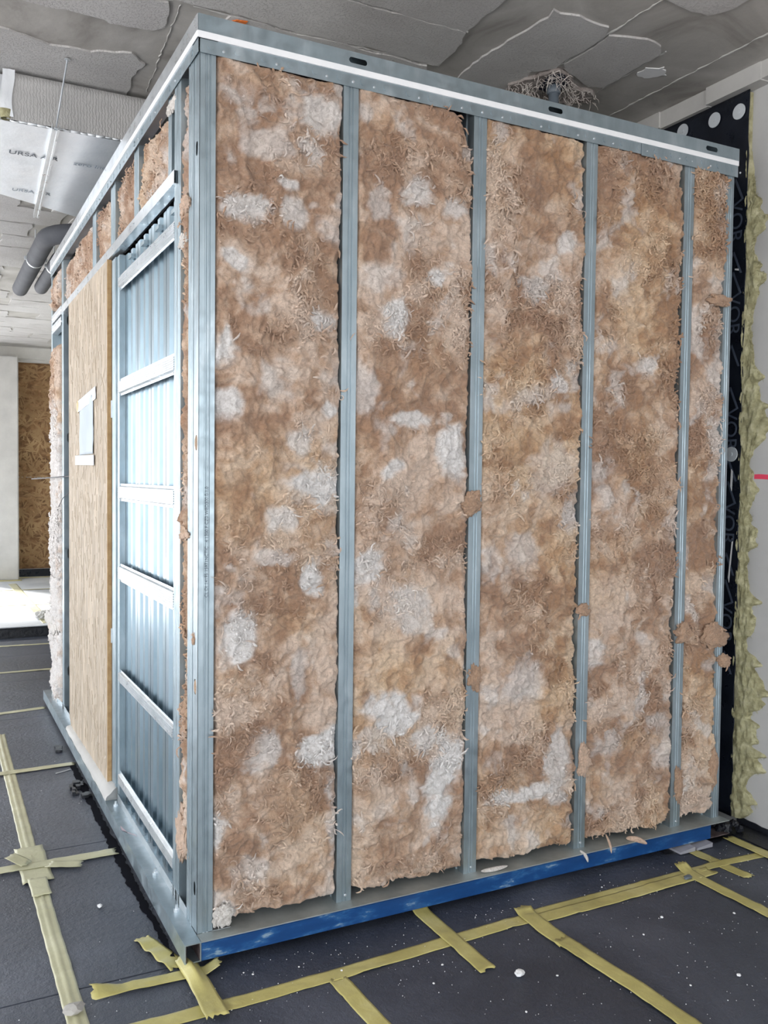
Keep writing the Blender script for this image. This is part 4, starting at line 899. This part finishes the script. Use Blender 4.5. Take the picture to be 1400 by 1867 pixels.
for k, (x0, x1, lb) in enumerate([(1.80, 1.875, 'grey packing wedge under the blue beam, left one of the two'), (1.885, 1.965, 'grey packing wedge under the blue beam, right one of the two')]):
    tag(obj('packing_wedge', MB().prism([(x0, .004), (x1, .004), (x1, .020), (x0, .012)], -.075, .02, FRONT), 'timber_shim'), lb, 'wedge')
cl = MB(); r = random.Random(45)
for i in range(14):
    x = -.10 + r.uniform(-.025, .03); y = 1.57 + r.uniform(-.10, .10); cl.bbox(x, x + r.uniform(.012, .03), y, y + r.uniform(.02, .05), .0012, r.uniform(.008, .02), .001)
tag(obj('black_scraps', cl, 'bitumen_black'), 'clump of black membrane scraps beside the side beam at the doorway', 'scrap')
tag(obj('black_scrap', MB().prism(jag([(-.11, 2.20), (-.08, 2.19), (-.07, 2.28), (-.10, 2.30)], .004, .01, 9), .001, .012, XYZ), 'bitumen_black'), 'single small black scrap on the felt left of the doorway', 'scrap')
tag(obj('felt_shaving', MB().prism(jag([(-.15, 1.87), (-.08, 1.90), (-.08, 1.895), (-.15, 1.862)], .001, .01, 9), .001, .003, XYZ), 'paper_tape'), 'thin pale shaving on the felt beside the doorway', 'scrap')

def lump(name, c, r_, mat, label, cat, group=None, seed=0, sq=(1, 1, .6), sub=2):
    rs = random.Random(seed); bm = bmesh.new(); bmesh.ops.create_icosphere(bm, subdivisions=sub, radius=r_); bm.verts.index_update()
    vs = []
    for v in bm.verts: k = rs.uniform(.78, 1.15); vs.append((c[0] + v.co.x * k * sq[0], c[1] + v.co.y * k * sq[1], c[2] + max(v.co.z * k * sq[2], -r_ * sq[2])))
    o = obj(name, MB().add(vs, [[v.index for v in f.verts] for f in bm.faces]), mat); bm.free(); return tag(o, label, cat, group)
lump('plaster_chip', (.786, -.470, .0085), .0135, 'plaster_white', 'largest white plaster chip on the dark floor in front of the beam', 'debris', None, 1, (1.15, 1.0, .6))
CH = [(1.389, -.399, .006), (1.261, -.454, .004), (1.060, -.634, .005), (1.34, -.744, .007), (.925, -.204, .004), (-.192, .446, .010), (1.36, -.15, .004), (.35, -.23, .004),
      (.12, -.14, .004), (.10, -.12, .003), (.25, -.16, .003), (1.72, -.55, .006), (1.76, -.50, .005), (1.62, -.48, .005), (.62, -.33, .004), (.55, -.40, .004), (1.43, -.85, .006), (1.5, -.9, .004), (1.18, -.72, .004), (.7, -.62, .004), (.88, -.52, .004)]
for i, (x, y, r_) in enumerate(CH): lump('plaster_chip', (x, y, r_ * .6), r_, 'plaster_white', 'small white plaster crumb scattered on the dark floor felt', 'debris', 'white crumbs on the dark floor', 10 + i, sub=1)
lump('grey_crumb', (1.672, -.235, .010), .014, 'pvc_grey', 'small grey plastic crumb beside the tape crossing near the right end of the beam', 'debris', None, 60, (1.3, .8, .6))
lump('tape_wad', (-.353, -.115, .018), .024, 'smooth_concrete', 'little grey-brown wad stuck on the left tape near the bottom edge', 'debris', None, 61, (1.2, 1.0, .5))
lump('wool_lump', (.262, 6.05, .13), .07, 'pale_concrete', 'pale grey lump on the raised floor beside the far end of the frame', 'debris', None, 62, (1.1, 1.0, .6), 3)
rb = thing('red_navy_stand_in', 'stand-in for an unidentified red and navy shape mostly hidden behind the far wool', 'stand_in', loc=(.47, 6.25, .092))  # made-up roll standing in for an unidentified red and navy shape
o = obj('roll', MB().tube([(.47, 6.25, .092), (.47, 6.25, .84)], .105, 20), 'navy_cloth', rb, True); at(o, rb.location)
o = obj('red_top', MB().tube([(.47, 6.25, .84), (.47, 6.25, .86), (.46, 6.25, .99), (.47, 6.25, 1.01)], [.10, .115, .10, .05], 20), 'red_cloth', rb, True); at(o, rb.location)
dm = MB(); r = random.Random(99)
for i in range(700):
    x = r.uniform(-.6, 2.2); y = r.uniform(-.9, .0) if r.random() < .8 else r.uniform(0, 2.5)
    if y > -.06 and x > -.09: y = -r.uniform(.07, .3)
    s_ = r.uniform(.0007, .0019); dm.add([(x - s_, y - s_, .0008), (x + s_ * 1.2, y - s_ * .6, .0008), (x + s_ * .3, y + s_ * 1.3, .0008), (x, y, .0008 + s_ * 1.4)], [(0, 1, 3), (1, 2, 3), (2, 0, 3)])
tag(obj('plaster_dust', dm, 'plaster_white'), 'fine white plaster specks dusted over the dark floor felt', 'debris', kind='stuff')
# wires sticking out of the far bay
tag(obj('cable', MB().tube([(-.10, 3.35, 1.36), (-.03, 2.8, 1.372), (.03, 2.45, 1.385), (.15, 2.40, 1.385)], .0035, 6), 'cable_black'), 'straight thin black cable poking out beyond the doorway', 'cable')
tag(obj('cable', MB().tube([(-.012, 2.92, 1.15), (-.015, 2.80, 1.21), (-.012, 2.66, 1.26), (.01, 2.52, 1.30), (.12, 2.42, 1.32)], .002, 6), 'cable_black'), 'thin drooping wire below the straight black cable', 'cable')
# loose strips of wool on the base plate
for (P_, rad, lb, cl_) in [([(1.58, -.02, .085), (1.615, -.045, .086), (1.65, -.062, .066)], .014, 'tan wool strip hanging over the blue beam between the third and fourth studs', lt),
                          ([(1.36, -.03, .085), (1.375, -.052, .070), (1.38, -.054, .045)], .008, 'pale wool strand hanging over the blue beam at the third stud', wh),
                          ([(.95, -.02, .084), (1.0, -.03, .085), (1.06, -.028, .086)], .010, 'cream wool roll lying on the base plate beside the second stud', wh),
                          ([(1.485, -.02, .12), (1.49, -.045, .085), (1.488, -.052, .055)], .006, 'thin tan strand hanging over the blue beam left of the wool strip', lt)]:
    mb = MB().tube(P_, [rad * .5, rad, rad * .35], 8); me = mb.mesh('wool_strand'); ca = me.color_attributes.new('wool', 'FLOAT_COLOR', 'POINT'); ca.data.foreach_set('color', [*cl_, 1] * len(me.vertices))
    o = link('wool_strand', me, 'brown_wool', None, True); so = o.modifiers.new('s', 'SUBSURF'); so.levels = so.render_levels = 2; tag(o, lb, 'insulation')
